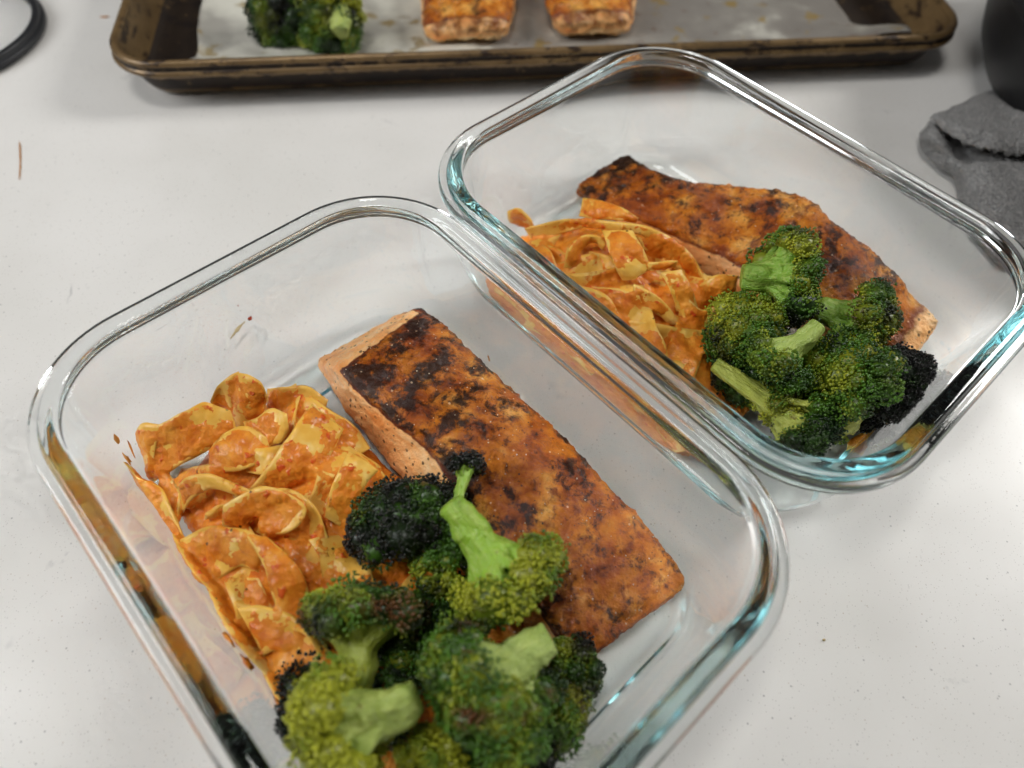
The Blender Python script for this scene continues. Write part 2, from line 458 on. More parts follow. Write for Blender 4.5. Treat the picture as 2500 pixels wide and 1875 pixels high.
# ------------------------------------------------------------------ salmon
def fillet(name, TL, TR, BL, BR, mat, label, seed, bulge=0.0045, rho=0.0042, nu=150, nv=64, nw=26, crustfn=None, charfn=None, parent=None, group=None, rough_amp=1.0):
    """rounded block warped between four edge curves (top/bottom, left/right), in world space then rebased"""
    TLc, TRc, BLc, BRc = [resample(k, 120) for k in (TL, TR, BL, BR)]
    Llen = np.linalg.norm(np.diff((TLc + TRc) / 2, axis=0), axis=1).sum()
    Wd = np.linalg.norm(TLc - TRc, axis=1).mean(); T = np.linalg.norm((TLc + TRc) / 2 - (BLc + BRc) / 2, axis=1).mean()
    idx = {}; V = []; uvw = []
    def vid(i, j, k):
        key = (i, j, k)
        if key not in idx:
            q = np.array([i / nu * Llen, j / nv * Wd, k / nw * T])
            lo = np.full(3, rho); hi = np.array([Llen, Wd, T]) - rho
            cpt = np.clip(q, lo, hi); d = q - cpt; ln = np.linalg.norm(d)
            if ln > 1e-9:
                q = cpt + d / ln * rho * min(1.0, np.max(np.abs(d)) / rho * 1.0)
            uvw.append(q / np.array([Llen, Wd, T])); idx[key] = len(V); V.append(None)
        return idx[key]
    Fq = []
    for i in range(nu):
        for j in range(nv):
            Fq.append((vid(i, j, nw), vid(i + 1, j, nw), vid(i + 1, j + 1, nw), vid(i, j + 1, nw)))
            Fq.append((vid(i, j, 0), vid(i, j + 1, 0), vid(i + 1, j + 1, 0), vid(i + 1, j, 0)))
    for i in range(nu):
        for k in range(nw):
            Fq.append((vid(i, 0, k), vid(i + 1, 0, k), vid(i + 1, 0, k + 1), vid(i, 0, k + 1)))
            Fq.append((vid(i, nv, k), vid(i, nv, k + 1), vid(i + 1, nv, k + 1), vid(i + 1, nv, k)))
    for j in range(nv):
        for k in range(nw):
            Fq.append((vid(0, j, k), vid(0, j, k + 1), vid(0, j + 1, k + 1), vid(0, j + 1, k)))
            Fq.append((vid(nu, j, k), vid(nu, j + 1, k), vid(nu, j + 1, k + 1), vid(nu, j, k + 1)))
    U3 = np.array(uvw)
    s = U3[:, 0] * 119
    def at(cv):
        return np.stack([np.interp(s, np.arange(120), cv[:, k]) for k in range(3)], 1)
    a, b, c, d = at(TLc), at(TRc), at(BLc), at(BRc)
    v = U3[:, 1:2]; w = U3[:, 2:3]
    pos = (a * (1 - v) + b * v) * w + (c * (1 - v) + d * v) * (1 - w)
    bl = bulge * np.sin(np.pi * np.clip(U3[:, 1], 0, 1)) * np.sqrt(np.clip(np.sin(np.pi * U3[:, 0]), 0, 1)) * np.clip(U3[:, 2], 0, 1)
    pos[:, 2] += bl
    nrm = vnormals(pos, Fq)
    crust = np.zeros(len(pos)); char = np.zeros(len(pos)); disp = np.zeros(len(pos))
    for q in range(len(pos)):
        u_, v_, w_ = U3[q]; pt = pos[q]
        cr = sstep(w_, 0.80, 0.97)
        if crustfn: cr = crustfn(u_, v_, w_, cr)
        ch = 0.5 + 0.5 * nz(pt, 55, seed)
        if charfn: ch = charfn(u_, v_, w_, ch)
        crust[q] = cr; char[q] = ch
        # flesh bands run across, crust is pitted and puckered
        band = 0.5 + 0.5 * math.sin(u_ * Llen / 0.0085 * 6.283 + 3.0 * (v_ - 0.5) ** 2 * 6 + 1.2 * nz(pt, 60, seed + 4))
        top = sstep(w_, 0.7, 1.0)
        dd = 0.0006 * fbm(pt, 110, 3, seed) + 0.00045 * fbm(pt, 420, 4, seed + 9)
        dd += top * (-0.0006 * (1 - band) ** 3) * math.sin(math.pi * min(1, max(0, v_)))
        dd += (1 - top) * 0.0005 * fbm((pt[0], pt[1], pt[2] * 1.5), 120, 4, seed + 3)
        # ragged rim where crust meets the sides
        rim = max(0.0, 1 - abs(w_ - 0.96) / 0.06) * (1 if min(u_, 1 - u_, v_, 1 - v_) < 0.05 else 0)
        dd += rim * (0.0014 * nz(pt, 300, seed + 2) + 0.0010 * nz(pt, 800, seed + 6))
        disp[q] = dd * rough_amp
    pos = pos + nrm * disp[:, None]
    org = pos.mean(axis=0); org[2] = pos[:, 2].min()
    o = mesh_ob(name, pos - org, Fq, mat, None, attrs={'crust': crust, 'char': char})
    o.location = org
    tag(o, label, 'salmon fillet', group)
    recalc(o)
    return o

def scatter_grains(parent, n, seed, rmin, rmax, mat, name='seasoning', test=None):
    """tiny grains of salt and pepper sitting on the upper side of a fillet"""
    rnd = random.Random(seed)
    me = parent.data
    cand = [p for p in me.polygons if p.normal.z > 0.45 and (test is None or test(p.center))]
    V = []; Fq = []
    ico = [(-.5, 0, .85), (.5, 0, .85), (-.5, 0, -.85), (.5, 0, -.85), (0, .85, .5), (0, .85, -.5), (0, -.85, .5), (0, -.85, -.5), (.85, .5, 0), (-.85, .5, 0), (.85, -.5, 0), (-.85, -.5, 0)]
    fc = [(0, 4, 1), (0, 9, 4), (9, 5, 4), (4, 5, 8), (4, 8, 1), (8, 10, 1), (8, 3, 10), (5, 3, 8), (5, 2, 3), (2, 7, 3), (7, 10, 3), (7, 6, 10), (7, 11, 6), (11, 0, 6), (0, 1, 6), (6, 1, 10), (9, 0, 11), (9, 11, 2), (9, 2, 5), (7, 2, 11)]
    for _ in range(n):
        p = rnd.choice(cand); r = rnd.uniform(rmin, rmax); b = len(V)
        sx, sy, sz = rnd.uniform(.6, 1.3), rnd.uniform(.6, 1.3), rnd.uniform(.6, 1.2)
        for x, y, z in ico:
            V.append((p.center.x + x * r * sx, p.center.y + y * r * sy, p.center.z + z * r * sz + r * 0.3))
        Fq += [(a + b, c + b, d + b) for a, c, d in fc]
    o = mesh_ob(name, V, Fq, mat, parent, smooth=False)
    tag(o, kind='stuff')
    return o

MSALT = m_plain('salt_grain', lin(236, 214, 182), 0.4, 0.5)
MPEP = m_plain('pepper_grain', lin(50, 34, 22), 0.6, 0.4)

def charA(u, v, w, n):
    # back third of the near fillet is seared almost black in diagonal bars
    k = 0.70 * n + 0.08
    bars = 0.5 + 0.5 * math.sin((u * 34.0 + v * 3.4 + 1.3 * n) * 1.5)
    k += 0.50 * sstep(u, 0.50, 0.12) * (0.25 + 0.75 * bars) * (0.6 + 0.4 * sstep(v, 0.95, 0.5))
    k += 0.30 * sstep(u, 0.55, 0.75) * sstep(v, 0.75, 0.35) * n
    k += 0.22 * math.exp(-((u - 0.58) / 0.06) ** 2 - ((v - 0.72) / 0.22) ** 2)
    if v > 0.93 or v < 0.06: k += 0.18
    return k
def crustA(u, v, w, c):
    c = sstep(w, 0.78, 0.95)
    c *= sstep(u, 0.012, 0.04)
    if v > 0.9: c = max(c, sstep(w, 0.35, 0.6))
    if u > 0.97: c = max(c, 0.8 * sstep(w, 0.3, 0.6))
    if w < 0.14: c = max(c, 0.75 * sstep(w, 0.14, 0.04))
    return c
sA = fillet('salmon_fillet',
            [(-0.0663, 0.1513, 0.0260), (-0.0543, 0.1393, 0.0285), (-0.0408, 0.1288, 0.0285), (-0.0244, 0.1168, 0.0275), (-0.0010, 0.0866, 0.0230), (0.0261, 0.0528, 0.0130)],
            [(-0.0390, 0.1903, 0.0180), (-0.0248, 0.1762, 0.0220), (-0.0098, 0.1600, 0.0220), (0.0143, 0.1375, 0.0210), (0.0321, 0.1200, 0.0180), (0.0499, 0.1024, 0.0140), (0.0662, 0.0834, 0.0100)],
            [(-0.0820, 0.1667, 0.0060), (-0.0656, 0.1435, 0.0060), (-0.0450, 0.1203, 0.0060), (-0.0137, 0.0879, 0.0060), (0.0219, 0.0513, 0.0060)],
            [(-0.0531, 0.1931, 0.0060), (-0.0212, 0.1656, 0.0060), (0.0080, 0.1382, 0.0060), (0.0364, 0.1101, 0.0060), (0.0613, 0.0812, 0.0058)],
            MSA, 'thick straight salmon fillet with blackened sear bars in the nearer glass container', 3.1, crustfn=crustA, charfn=charA)
scatter_grains(sA, 150, 5, 0.00014, 0.00032, MSALT)
scatter_grains(sA, 170, 6, 0.00012, 0.00036, MPEP)

def charB(u, v, w, n):
    k = 0.62 * n + 0.13
    k += 0.24 * sstep(u, 0.28, 0.05) + 0.12 * sstep(v, 0.75, 0.98)
    k += 0.18 * math.exp(-((u - 0.72) / 0.1) ** 2) * n - 0.2 * sstep(u, 0.82, 0.95)
    return k
def crustB(u, v, w, c):
    c = sstep(w, 0.55, 0.85) if v < 0.5 else sstep(w, 0.25, 0.5)
    if u < 0.1: c = max(c, sstep(w, 0.1, 0.3))
    return c * (1 - 0.72 * sstep(u, 0.90, 0.98))
sB = fillet('salmon_fillet',
            [(0.0244, 0.2757, 0.0130), (0.0329, 0.2616, 0.0170), (0.0507, 0.2525, 0.0210), (0.0641, 0.2420, 0.0230), (0.0840, 0.2322, 0.0240), (0.0946, 0.2259, 0.0250), (0.1153, 0.2041, 0.0250), (0.1394, 0.1858, 0.0220), (0.1621, 0.1803, 0.0170)],
            [(0.0497, 0.2985, 0.0170), (0.0590, 0.2823, 0.0220), (0.0725, 0.2718, 0.0250), (0.0930, 0.2669, 0.0270), (0.1150, 0.2578, 0.0340), (0.1271, 0.2459, 0.0390), (0.1313, 0.2374, 0.0380), (0.1448, 0.2255, 0.0360), (0.1590, 0.2142, 0.0300), (0.1647, 0.2086, 0.0260), (0.1754, 0.1966, 0.0230)],
            [(0.0237, 0.2779, 0.0060), (0.0428, 0.2589, 0.0060), (0.0784, 0.2294, 0.0060), (0.1174, 0.1992, 0.0060), (0.1621, 0.1775, 0.0060)],
            [(0.0490, 0.2992, 0.0060), (0.0852, 0.2732, 0.0080), (0.1193, 0.2508, 0.0170), (0.1477, 0.2226, 0.0140), (0.1733, 0.1945, 0.0080)],
            MSB, 'curved brown salmon fillet leaning on the side of the farther glass container', 8.3, crustfn=crustB, charfn=charB, bulge=0.003)
scatter_grains(sB, 90, 15, 0.00014, 0.0003, MSALT)
scatter_grains(sB, 130, 16, 0.00012, 0.00036, MPEP)

# ------------------------------------------------------------------ pasta
def ribbon_mesh(e1, e2, org, seed, bow=0.0006, thick=0.0016, n=64, amp=0.7):
    """one flat noodle: ruled between its two edges, with thickness, cupping and a lumpy coat"""
    A_, B_ = resample(e1, n), resample(e2, n)
    mid = (A_ + B_) / 2; cross = B_ - A_
    tan = np.gradient(mid, axis=0)
    nr = np.cross(tan, cross); nr /= np.linalg.norm(nr, axis=1)[:, None] + 1e-12
    if nr[:, 2].mean() < 0: nr = -nr
    m = 13
    S = np.r_[np.linspace(-1, 1, m), np.linspace(1, -1, m)]
    side = np.r_[np.ones(m), -np.ones(m)]
    V = []
    for i in range(n):
        endt = min(1.0, 0.35 + 6.0 * min(i, n - 1 - i) / n)
        for s_, sd in zip(S, side):
            wob = 1 + 0.07 * nz(mid[i], 160, seed + 7 * s_)
            p = mid[i] + cross[i] * 0.5 * s_ * wob + nr[i] * (bow * (1 - s_ * s_) * math.cos(i * 0.09 + seed) + 0.0004 * nz(mid[i] + cross[i] * s_ * 0.5, 90, seed + 11))
            th = thick * (0.55 + 0.45 * (1 - abs(s_) ** 3)) * 0.5 * endt
            q_ = fbm(p, 130, 3, seed); lump = amp * (0.00022 * q_ + 0.00030 * fbm(p, 560, 3, seed) * (0.4 + max(0, q_)) + 0.0012 * max(0.0, q_ - 0.30))
            edge_t = 1.0 if abs(s_) < 0.999 else 0.35
            lump += 0.0004 * max(0.0, nz(p, 260, seed + 21))
            V.append(p + nr[i] * sd * (th * edge_t + max(-th * 0.5, lump)) - np.array(org))
    k = 2 * m; Fq = []
    for i in range(n - 1):
        for j in range(k):
            j2 = (j + 1) % k
            Fq.append((i * k + j, i * k + j2, (i + 1) * k + j2, (i + 1) * k + j))
    Fq.append(tuple(range(k))[::-1]); Fq.append(tuple((n - 1) * k + j for j in range(k)))
    return V, Fq

def ribbon(e1, e2, mat, parent, seed, **k):
    V, Fq = ribbon_mesh(e1, e2, parent.location, seed, **k)
    o = mesh_ob('noodle', np.array(V), Fq, mat, parent)
    recalc(o)
    # the coat of sauce that clings to this noodle is fused into one body later
    cv, cf = ribbon_mesh(e1, e2, parent.location, seed, thick=0.0025, n=50, amp=0.6)
    COATS.setdefault(parent.name, []).append((cv, cf))
    return o

COATS = {}
def fuse_sauce(parent, seed):
    """sauce pooled between and over the noodles: one lumpy body"""
    V = []; Fq = []
    for cv, cf in COATS[parent.name]:
        b = len(V); V.extend([tuple(v) for v in cv]); Fq.extend([tuple(i + b for i in f) for f in cf])
    o = mesh_ob('sauce', V, Fq, MSAUCE, parent)
    recalc(o)
    rm = o.modifiers.new('fuse', 'REMESH'); rm.mode = 'VOXEL'; rm.voxel_size = 0.00075; rm.use_smooth_shade = True
    sm_ = o.modifiers.new('soften', 'SMOOTH'); sm_.factor = 0.6; sm_.iterations = 7
    for nm, sc_, st_, md in (('sauce_lumps', 0.0095, 0.0030, 0.535), ('sauce_grain', 0.0016, 0.0009, 0.5)):
        tx = bpy.data.textures.new(nm, 'CLOUDS'); tx.noise_scale = sc_; tx.noise_depth = 3
        d = o.modifiers.new(nm, 'DISPLACE'); d.texture = tx; d.texture_coords = 'LOCAL'; d.strength = st_; d.mid_level = md
    return o

def sauce_mound(outline, zb, peaks, parent, seed, mat=None, name='sauce'):
    """lumpy body of sauced noodles that the visible ribbons lie on"""
    org = np.array(parent.location)
    pts = np.array(outline + [outline[0]])
    c = resample(pts, 141)[:-1]
    ctr = c.mean(axis=0)
    V = []; nr_ = 44; m = len(c); Fq = []
    def hgt(p):
        h = 0.0
        for (q, r, hh) in peaks:
            d2 = ((p[0] - q[0]) ** 2 + (p[1] - q[1]) ** 2) / (r * r)
            h = max(h, hh * math.exp(-d2 * 0.9)) if d2 < 9 else h
        return h
    for k in range(nr_ + 1):
        t = k / nr_
        for i in range(m):
            p = ctr * (1 - t) + c[i] * t
            e = (1 - t ** 7) ** 0.5
            z = zb + e * (hgt(p) * 0.95 + 0.0020 * fbm(p, 90, 4, seed) + 0.0013 * fbm(p, 330, 4, seed + 3) + 0.0036)
            V.append((p[0] - org[0], p[1] - org[1], max(z, zb) - org[2]))
    for k in range(nr_):
        for i in range(m):
            j = (i + 1) % m
            Fq.append((k * m + i, k * m + j, (k + 1) * m + j, (k + 1) * m + i))
    c0 = len(V); V.append((ctr[0] - org[0], ctr[1] - org[1], zb - org[2]))
    for i in range(m):
        Fq.append((c0, nr_ * m + (i + 1) % m, nr_ * m + i))
    COATS.setdefault(parent.name, []).append((V, Fq))
    return hgt

def drape(parent, hgt, zb, spots, mat_pick, seed, to_world):
    """more noodles slumped over the sauce: (x, y, heading, length, width, lift) in the container's own mm"""
    rnd = random.Random(seed)
    for k, (x, y, hd, ln, wd, lift) in enumerate(spots):
        a = math.radians(hd); e1 = []; e2 = []
        tilt = rnd.uniform(-0.5, 0.5); cv = rnd.uniform(-0.5, 0.5)
        for q in range(6):
            t = q / 5 - 0.5; aa = a + cv * t
            cx = x + ln * t * math.cos(aa); cy_ = y + ln * t * math.sin(aa)
            px, py = -math.sin(aa), math.cos(aa)
            tl = tilt + 0.5 * math.sin(q * 1.3 + k)
            for lst, sgn in ((e1, -1), (e2, 1)):
                wx, wy = to_world(cx + px * wd / 2 * sgn * math.cos(tl), cy_ + py * wd / 2 * sgn * math.cos(tl))
                z = zb + hgt((wx, wy)) * 0.95 + 0.0036 + lift / 1000 * (1 - (2 * t) ** 2) + sgn * wd / 2000 * math.sin(tl)
                lst.append((wx, wy, max(z, zb + 0.0012)))
        ribbon(e1, e2, mat_pick[k % len(mat_pick)], parent, seed * 3.1 + k * 2.3)

def to_world_of(c):
    cg, sg = math.cos(GANG), math.sin(GANG)
    return lambda x, y: (c[0] + (x * cg - y * sg) / 1000, c[1] + (x * sg + y * cg) / 1000)

pA = empty('pasta_serving', (-0.0753, 0.0968, 0.0056), 'serving of wide orange-sauced ribbon pasta in the nearer glass container', 'pasta')
hA = sauce_mound([(-0.1206, 0.1050, 0.0060), (-0.1107, 0.1206, 0.0060), (-0.0967, 0.1433, 0.0060), (-0.0727, 0.1449, 0.0060), (-0.0485, 0.1238, 0.0060), (-0.0258, 0.1041, 0.0060), (0.0154, 0.0605, 0.0060), (0.0008, 0.0286, 0.0060), (-0.0274, 0.0143, 0.0060), (-0.0743, 0.0551, 0.0060), (-0.1028, 0.0832, 0.0060)],
            0.0058, [((-0.0895, 0.1108, 0.0000), 0.024, 0.012), ((-0.0683, 0.1180, 0.0000), 0.02, 0.018), ((-0.0681, 0.0897, 0.0000), 0.024, 0.014), ((-0.0456, 0.0983, 0.0000), 0.02, 0.017), ((-0.0680, 0.0685, 0.0000), 0.018, 0.006), ((-0.0398, 0.0757, 0.0000), 0.022, 0.014), ((-0.0755, 0.1392, 0.0000), 0.012, 0.014), ((-0.0765, 0.0699, 0.0000), 0.016, 0.011), ((-0.0552, 0.0516, 0.0000), 0.018, 0.013)], pA, 2.2)
NA = [
 ([(-0.1084, 0.1336, 0.0240), (-0.1049, 0.1366, 0.0300), (-0.1003, 0.1387, 0.0340), (-0.0966, 0.1400, 0.0350)], [(-0.1113, 0.1348, 0.0100), (-0.1090, 0.1344, 0.0100), (-0.1060, 0.1330, 0.0110), (-0.1019, 0.1298, 0.0130)], 0),
 ([(-0.0971, 0.1399, 0.0350), (-0.0917, 0.1380, 0.0360), (-0.0879, 0.1363, 0.0340), (-0.0861, 0.1338, 0.0300)], [(-0.1025, 0.1292, 0.0130), (-0.0969, 0.1279, 0.0170), (-0.0924, 0.1297, 0.0190), (-0.0900, 0.1331, 0.0190)], 2),
 ([(-0.1205, 0.1195, 0.0300), (-0.1132, 0.1231, 0.0320), (-0.1073, 0.1296, 0.0300), (-0.0992, 0.1291, 0.0260)], [(-0.1249, 0.1067, 0.0110), (-0.1125, 0.1101, 0.0200), (-0.1043, 0.1155, 0.0210), (-0.0966, 0.1231, 0.0200)], 1),
 ([(-0.1200, 0.1195, 0.0300), (-0.1267, 0.1205, 0.0280), (-0.1316, 0.1199, 0.0220), (-0.1337, 0.1191, 0.0160)], [(-0.1249, 0.1067, 0.0110), (-0.1276, 0.1078, 0.0090), (-0.1313, 0.1125, 0.0080), (-0.1340, 0.1163, 0.0080)], 0),
 ([(-0.1353, 0.1084, 0.0200), (-0.1269, 0.1048, 0.0180), (-0.1187, 0.1019, 0.0170), (-0.1127, 0.0952, 0.0170), (-0.1071, 0.0870, 0.0160)], [(-0.1389, 0.1097, 0.0080), (-0.1319, 0.1026, 0.0080), (-0.1223, 0.0948, 0.0080), (-0.1135, 0.0863, 0.0080), (-0.1076, 0.0814, 0.0080)], 0),
 ([(-0.0928, 0.1238, 0.0280), (-0.0869, 0.1233, 0.0320), (-0.0821, 0.1264, 0.0340), (-0.0764, 0.1249, 0.0340)], [(-0.0881, 0.1186, 0.0260), (-0.0827, 0.1159, 0.0280), (-0.0771, 0.1159, 0.0300), (-0.0753, 0.1199, 0.0300)], 1),
 ([(-0.0698, 0.1311, 0.0310), (-0.0720, 0.1213, 0.0340), (-0.0765, 0.1115, 0.0320), (-0.0824, 0.1035, 0.0270), (-0.0884, 0.1000, 0.0200)], [(-0.0579, 0.1240, 0.0270), (-0.0598, 0.1150, 0.0270), (-0.0638, 0.1081, 0.0250), (-0.0728, 0.1039, 0.0220), (-0.0814, 0.1005, 0.0180)], 0),
 ([(-0.0756, 0.1135, 0.0250), (-0.0683, 0.1092, 0.0290), (-0.0576, 0.1060, 0.0270)], [(-0.0744, 0.1110, 0.0180), (-0.0673, 0.1038, 0.0200), (-0.0615, 0.1049, 0.0180)], 0),
 ([(-0.0526, 0.1114, 0.0350), (-0.0545, 0.1033, 0.0350), (-0.0571, 0.0971, 0.0310), (-0.0582, 0.0914, 0.0260)], [(-0.0422, 0.1061, 0.0330), (-0.0461, 0.1001, 0.0310), (-0.0486, 0.0947, 0.0270), (-0.0503, 0.0893, 0.0200)], 1),
 ([(-0.1096, 0.0994, 0.0240), (-0.1054, 0.1015, 0.0280), (-0.0975, 0.1020, 0.0300), (-0.0886, 0.1000, 0.0280), (-0.0830, 0.0985, 0.0260)], [(-0.1099, 0.0953, 0.0130), (-0.1054, 0.0966, 0.0200), (-0.0977, 0.0984, 0.0260), (-0.0892, 0.0972, 0.0260), (-0.0852, 0.0966, 0.0220)], 1),
 ([(-0.0905, 0.0917, 0.0290), (-0.0844, 0.0947, 0.0320), (-0.0781, 0.0970, 0.0340), (-0.0704, 0.0953, 0.0350), (-0.0631, 0.0910, 0.0330), (-0.0663, 0.0853, 0.0290), (-0.0758, 0.0838, 0.0240)], [(-0.0924, 0.0875, 0.0200), (-0.0850, 0.0878, 0.0220), (-0.0787, 0.0909, 0.0260), (-0.0749, 0.0933, 0.0290), (-0.0716, 0.0900, 0.0280), (-0.0752, 0.0872, 0.0250), (-0.0809, 0.0870, 0.0200)], 1),
 ([(-0.0995, 0.0920, 0.0200), (-0.0950, 0.0941, 0.0230), (-0.0911, 0.0948, 0.0230)], [(-0.1003, 0.0915, 0.0170), (-0.0956, 0.0927, 0.0170), (-0.0922, 0.0934, 0.0180)], 0),
 ([(-0.1054, 0.0832, 0.0190), (-0.0941, 0.0853, 0.0260), (-0.0810, 0.0833, 0.0310), (-0.0728, 0.0788, 0.0300)], [(-0.1011, 0.0739, 0.0120), (-0.0898, 0.0716, 0.0180), (-0.0821, 0.0742, 0.0230), (-0.0758, 0.0727, 0.0230)], 0),
 ([(-0.0808, 0.0827, 0.0310), (-0.0730, 0.0733, 0.0310), (-0.0678, 0.0633, 0.0270), (-0.0638, 0.0533, 0.0200), (-0.0633, 0.0497, 0.0120)], [(-0.0726, 0.0810, 0.0310), (-0.0627, 0.0738, 0.0290), (-0.0585, 0.0669, 0.0230), (-0.0595, 0.0594, 0.0160), (-0.0621, 0.0528, 0.0100)], 1),
 ([(-0.0895, 0.0720, 0.0170), (-0.0897, 0.0652, 0.0130), (-0.0846, 0.0586, 0.0110), (-0.0761, 0.0531, 0.0090)], [(-0.0753, 0.0709, 0.0230), (-0.0705, 0.0640, 0.0210), (-0.0687, 0.0590, 0.0170), (-0.0660, 0.0530, 0.0120)], 0),
 ([(-0.0775, 0.0979, 0.0300), (-0.0697, 0.0981, 0.0310), (-0.0610, 0.0933, 0.0290), (-0.0563, 0.0852, 0.0240)], [(-0.0796, 0.0860, 0.0230), (-0.0738, 0.0841, 0.0230), (-0.0668, 0.0837, 0.0210), (-0.0623, 0.0780, 0.0160)], 1),
 ([(-0.0620, 0.0863, 0.0240), (-0.0566, 0.0821, 0.0230), (-0.0525, 0.0777, 0.0200)], [(-0.0672, 0.0817, 0.0170), (-0.0613, 0.0756, 0.0160), (-0.0554, 0.0728, 0.0140)], 1),
 ([(-0.0910, 0.1433, 0.0200), (-0.0829, 0.1413, 0.0250), (-0.0742, 0.1413, 0.0260), (-0.0670, 0.1387, 0.0220)], [(-0.0905, 0.1369, 0.0160), (-0.0829, 0.1363, 0.0200), (-0.0753, 0.1356, 0.0200), (-0.0688, 0.1335, 0.0180)], 1),
 ([(-0.1022, 0.1133, 0.0260), (-0.0964, 0.1183, 0.0300), (-0.0897, 0.1206, 0.0310), (-0.0822, 0.1171, 0.0300)], [(-0.1015, 0.1065, 0.0220), (-0.0920, 0.1052, 0.0260), (-0.0854, 0.1073, 0.0270), (-0.0803, 0.1116, 0.0280)], 1),
 ([(-0.0900, 0.1137, 0.0270), (-0.0831, 0.1131, 0.0300), (-0.0770, 0.1152, 0.0290)], [(-0.0880, 0.1065, 0.0240), (-0.0802, 0.1049, 0.0260), (-0.0746, 0.1064, 0.0260)], 0),
 ([(-0.1187, 0.1088, 0.0150), (-0.1115, 0.0999, 0.0160), (-0.1111, 0.0933, 0.0140)], [(-0.1240, 0.1057, 0.0090), (-0.1174, 0.0951, 0.0090), (-0.1125, 0.0890, 0.0090)], 1),
 ([(-0.1090, 0.0854, 0.0180), (-0.1024, 0.0778, 0.0210), (-0.0953, 0.0708, 0.0220), (-0.0875, 0.0645, 0.0190)], [(-0.1056, 0.0874, 0.0080), (-0.0994, 0.0809, 0.0085), (-0.0924, 0.0738, 0.0085), (-0.0850, 0.0684, 0.0090)], 0),
 ([(-0.0909, 0.0667, 0.0200), (-0.0830, 0.0577, 0.0240), (-0.0744, 0.0493, 0.0250), (-0.0665, 0.0431, 0.0210)], [(-0.0881, 0.0696, 0.0090), (-0.0799, 0.0608, 0.0095), (-0.0713, 0.0524, 0.0095), (-0.0640, 0.0470, 0.0100)], 1),
 ([(-0.0708, 0.0473, 0.0190), (-0.0642, 0.0397, 0.0225), (-0.0571, 0.0327, 0.0230), (-0.0477, 0.0251, 0.0180)], [(-0.0679, 0.0501, 0.0090), (-0.0611, 0.0428, 0.0095), (-0.0540, 0.0358, 0.0095), (-0.0445, 0.0283, 0.0090)], 0),
 ([(-0.0793, 0.0614, 0.0240), (-0.0708, 0.0614, 0.0260), (-0.0595, 0.0587, 0.0250), (-0.0482, 0.0531, 0.0220)], [(-0.0693, 0.0487, 0.0200), (-0.0623, 0.0502, 0.0220), (-0.0531, 0.0481, 0.0210), (-0.0439, 0.0432, 0.0180)], 0),
]
for k, (a, b, q) in enumerate(NA):
    ribbon(a, b, MN2 if q else MN0, pA, 3.7 * k + 1)

drape(pA, hA, 0.0058, [(-50, 20, 80, 40, 15, 1), (-44, -2, 110, 36, 15, 3), (-30, -10, 60, 40, 16, 2), (-52, -25, 95, 45, 14, 1), (-36, -32, 120, 40, 16, 3), (-14, 22, 30, 34, 15, 1), (-4, 2, 95, 40, 14, 1), (-24, 48, 10, 36, 15, 0),
                       (-42, 52, 140, 34, 14, 1), (-8, 62, 60, 26, 13, 1), (-48, -45, 70, 36, 14, 2), (-20, -28, 20, 36, 15, 2), (-30, 30, 150, 34, 14, 0), (0, 44, 100, 30, 13, 0), (-46, 36, 60, 30, 14, 1), (-22, -48, 100, 30, 14, 2)],
      [MN2, MN0, MN2, MN0], 5, to_world_of((-0.0328, 0.097)))
fuse_sauce(pA, 1)
pB = empty('pasta_serving', (0.0396, 0.1987, 0.0056), 'nest of wide orange-sauced ribbon pasta in the farther glass container', 'pasta')
hB = sauce_mound([(-0.0078, 0.2162, 0.0060), (-0.0051, 0.2360, 0.0060), (0.0089, 0.2502, 0.0060), (0.0358, 0.2574, 0.0060), (0.0656, 0.2392, 0.0060), (0.0869, 0.2181, 0.0060), (0.1104, 0.1850, 0.0060), (0.0929, 0.1531, 0.0060), (0.0654, 0.1423, 0.0060), (0.0370, 0.1676, 0.0060), (0.0085, 0.1958, 0.0060)],
            0.0058, [((0.0289, 0.2192, 0.0000), 0.022, 0.020), ((0.0466, 0.2200, 0.0000), 0.02, 0.021), ((0.0403, 0.1995, 0.0000), 0.024, 0.019), ((0.0608, 0.1989, 0.0000), 0.02, 0.014), ((0.0504, 0.1741, 0.0000), 0.022, 0.012), ((0.0785, 0.2096, 0.0000), 0.014, 0.012), ((0.0716, 0.1742, 0.0000), 0.022, 0.012), ((-0.0037, 0.2402, 0.0000), 0.008, 0.010)], pB, 6.2)
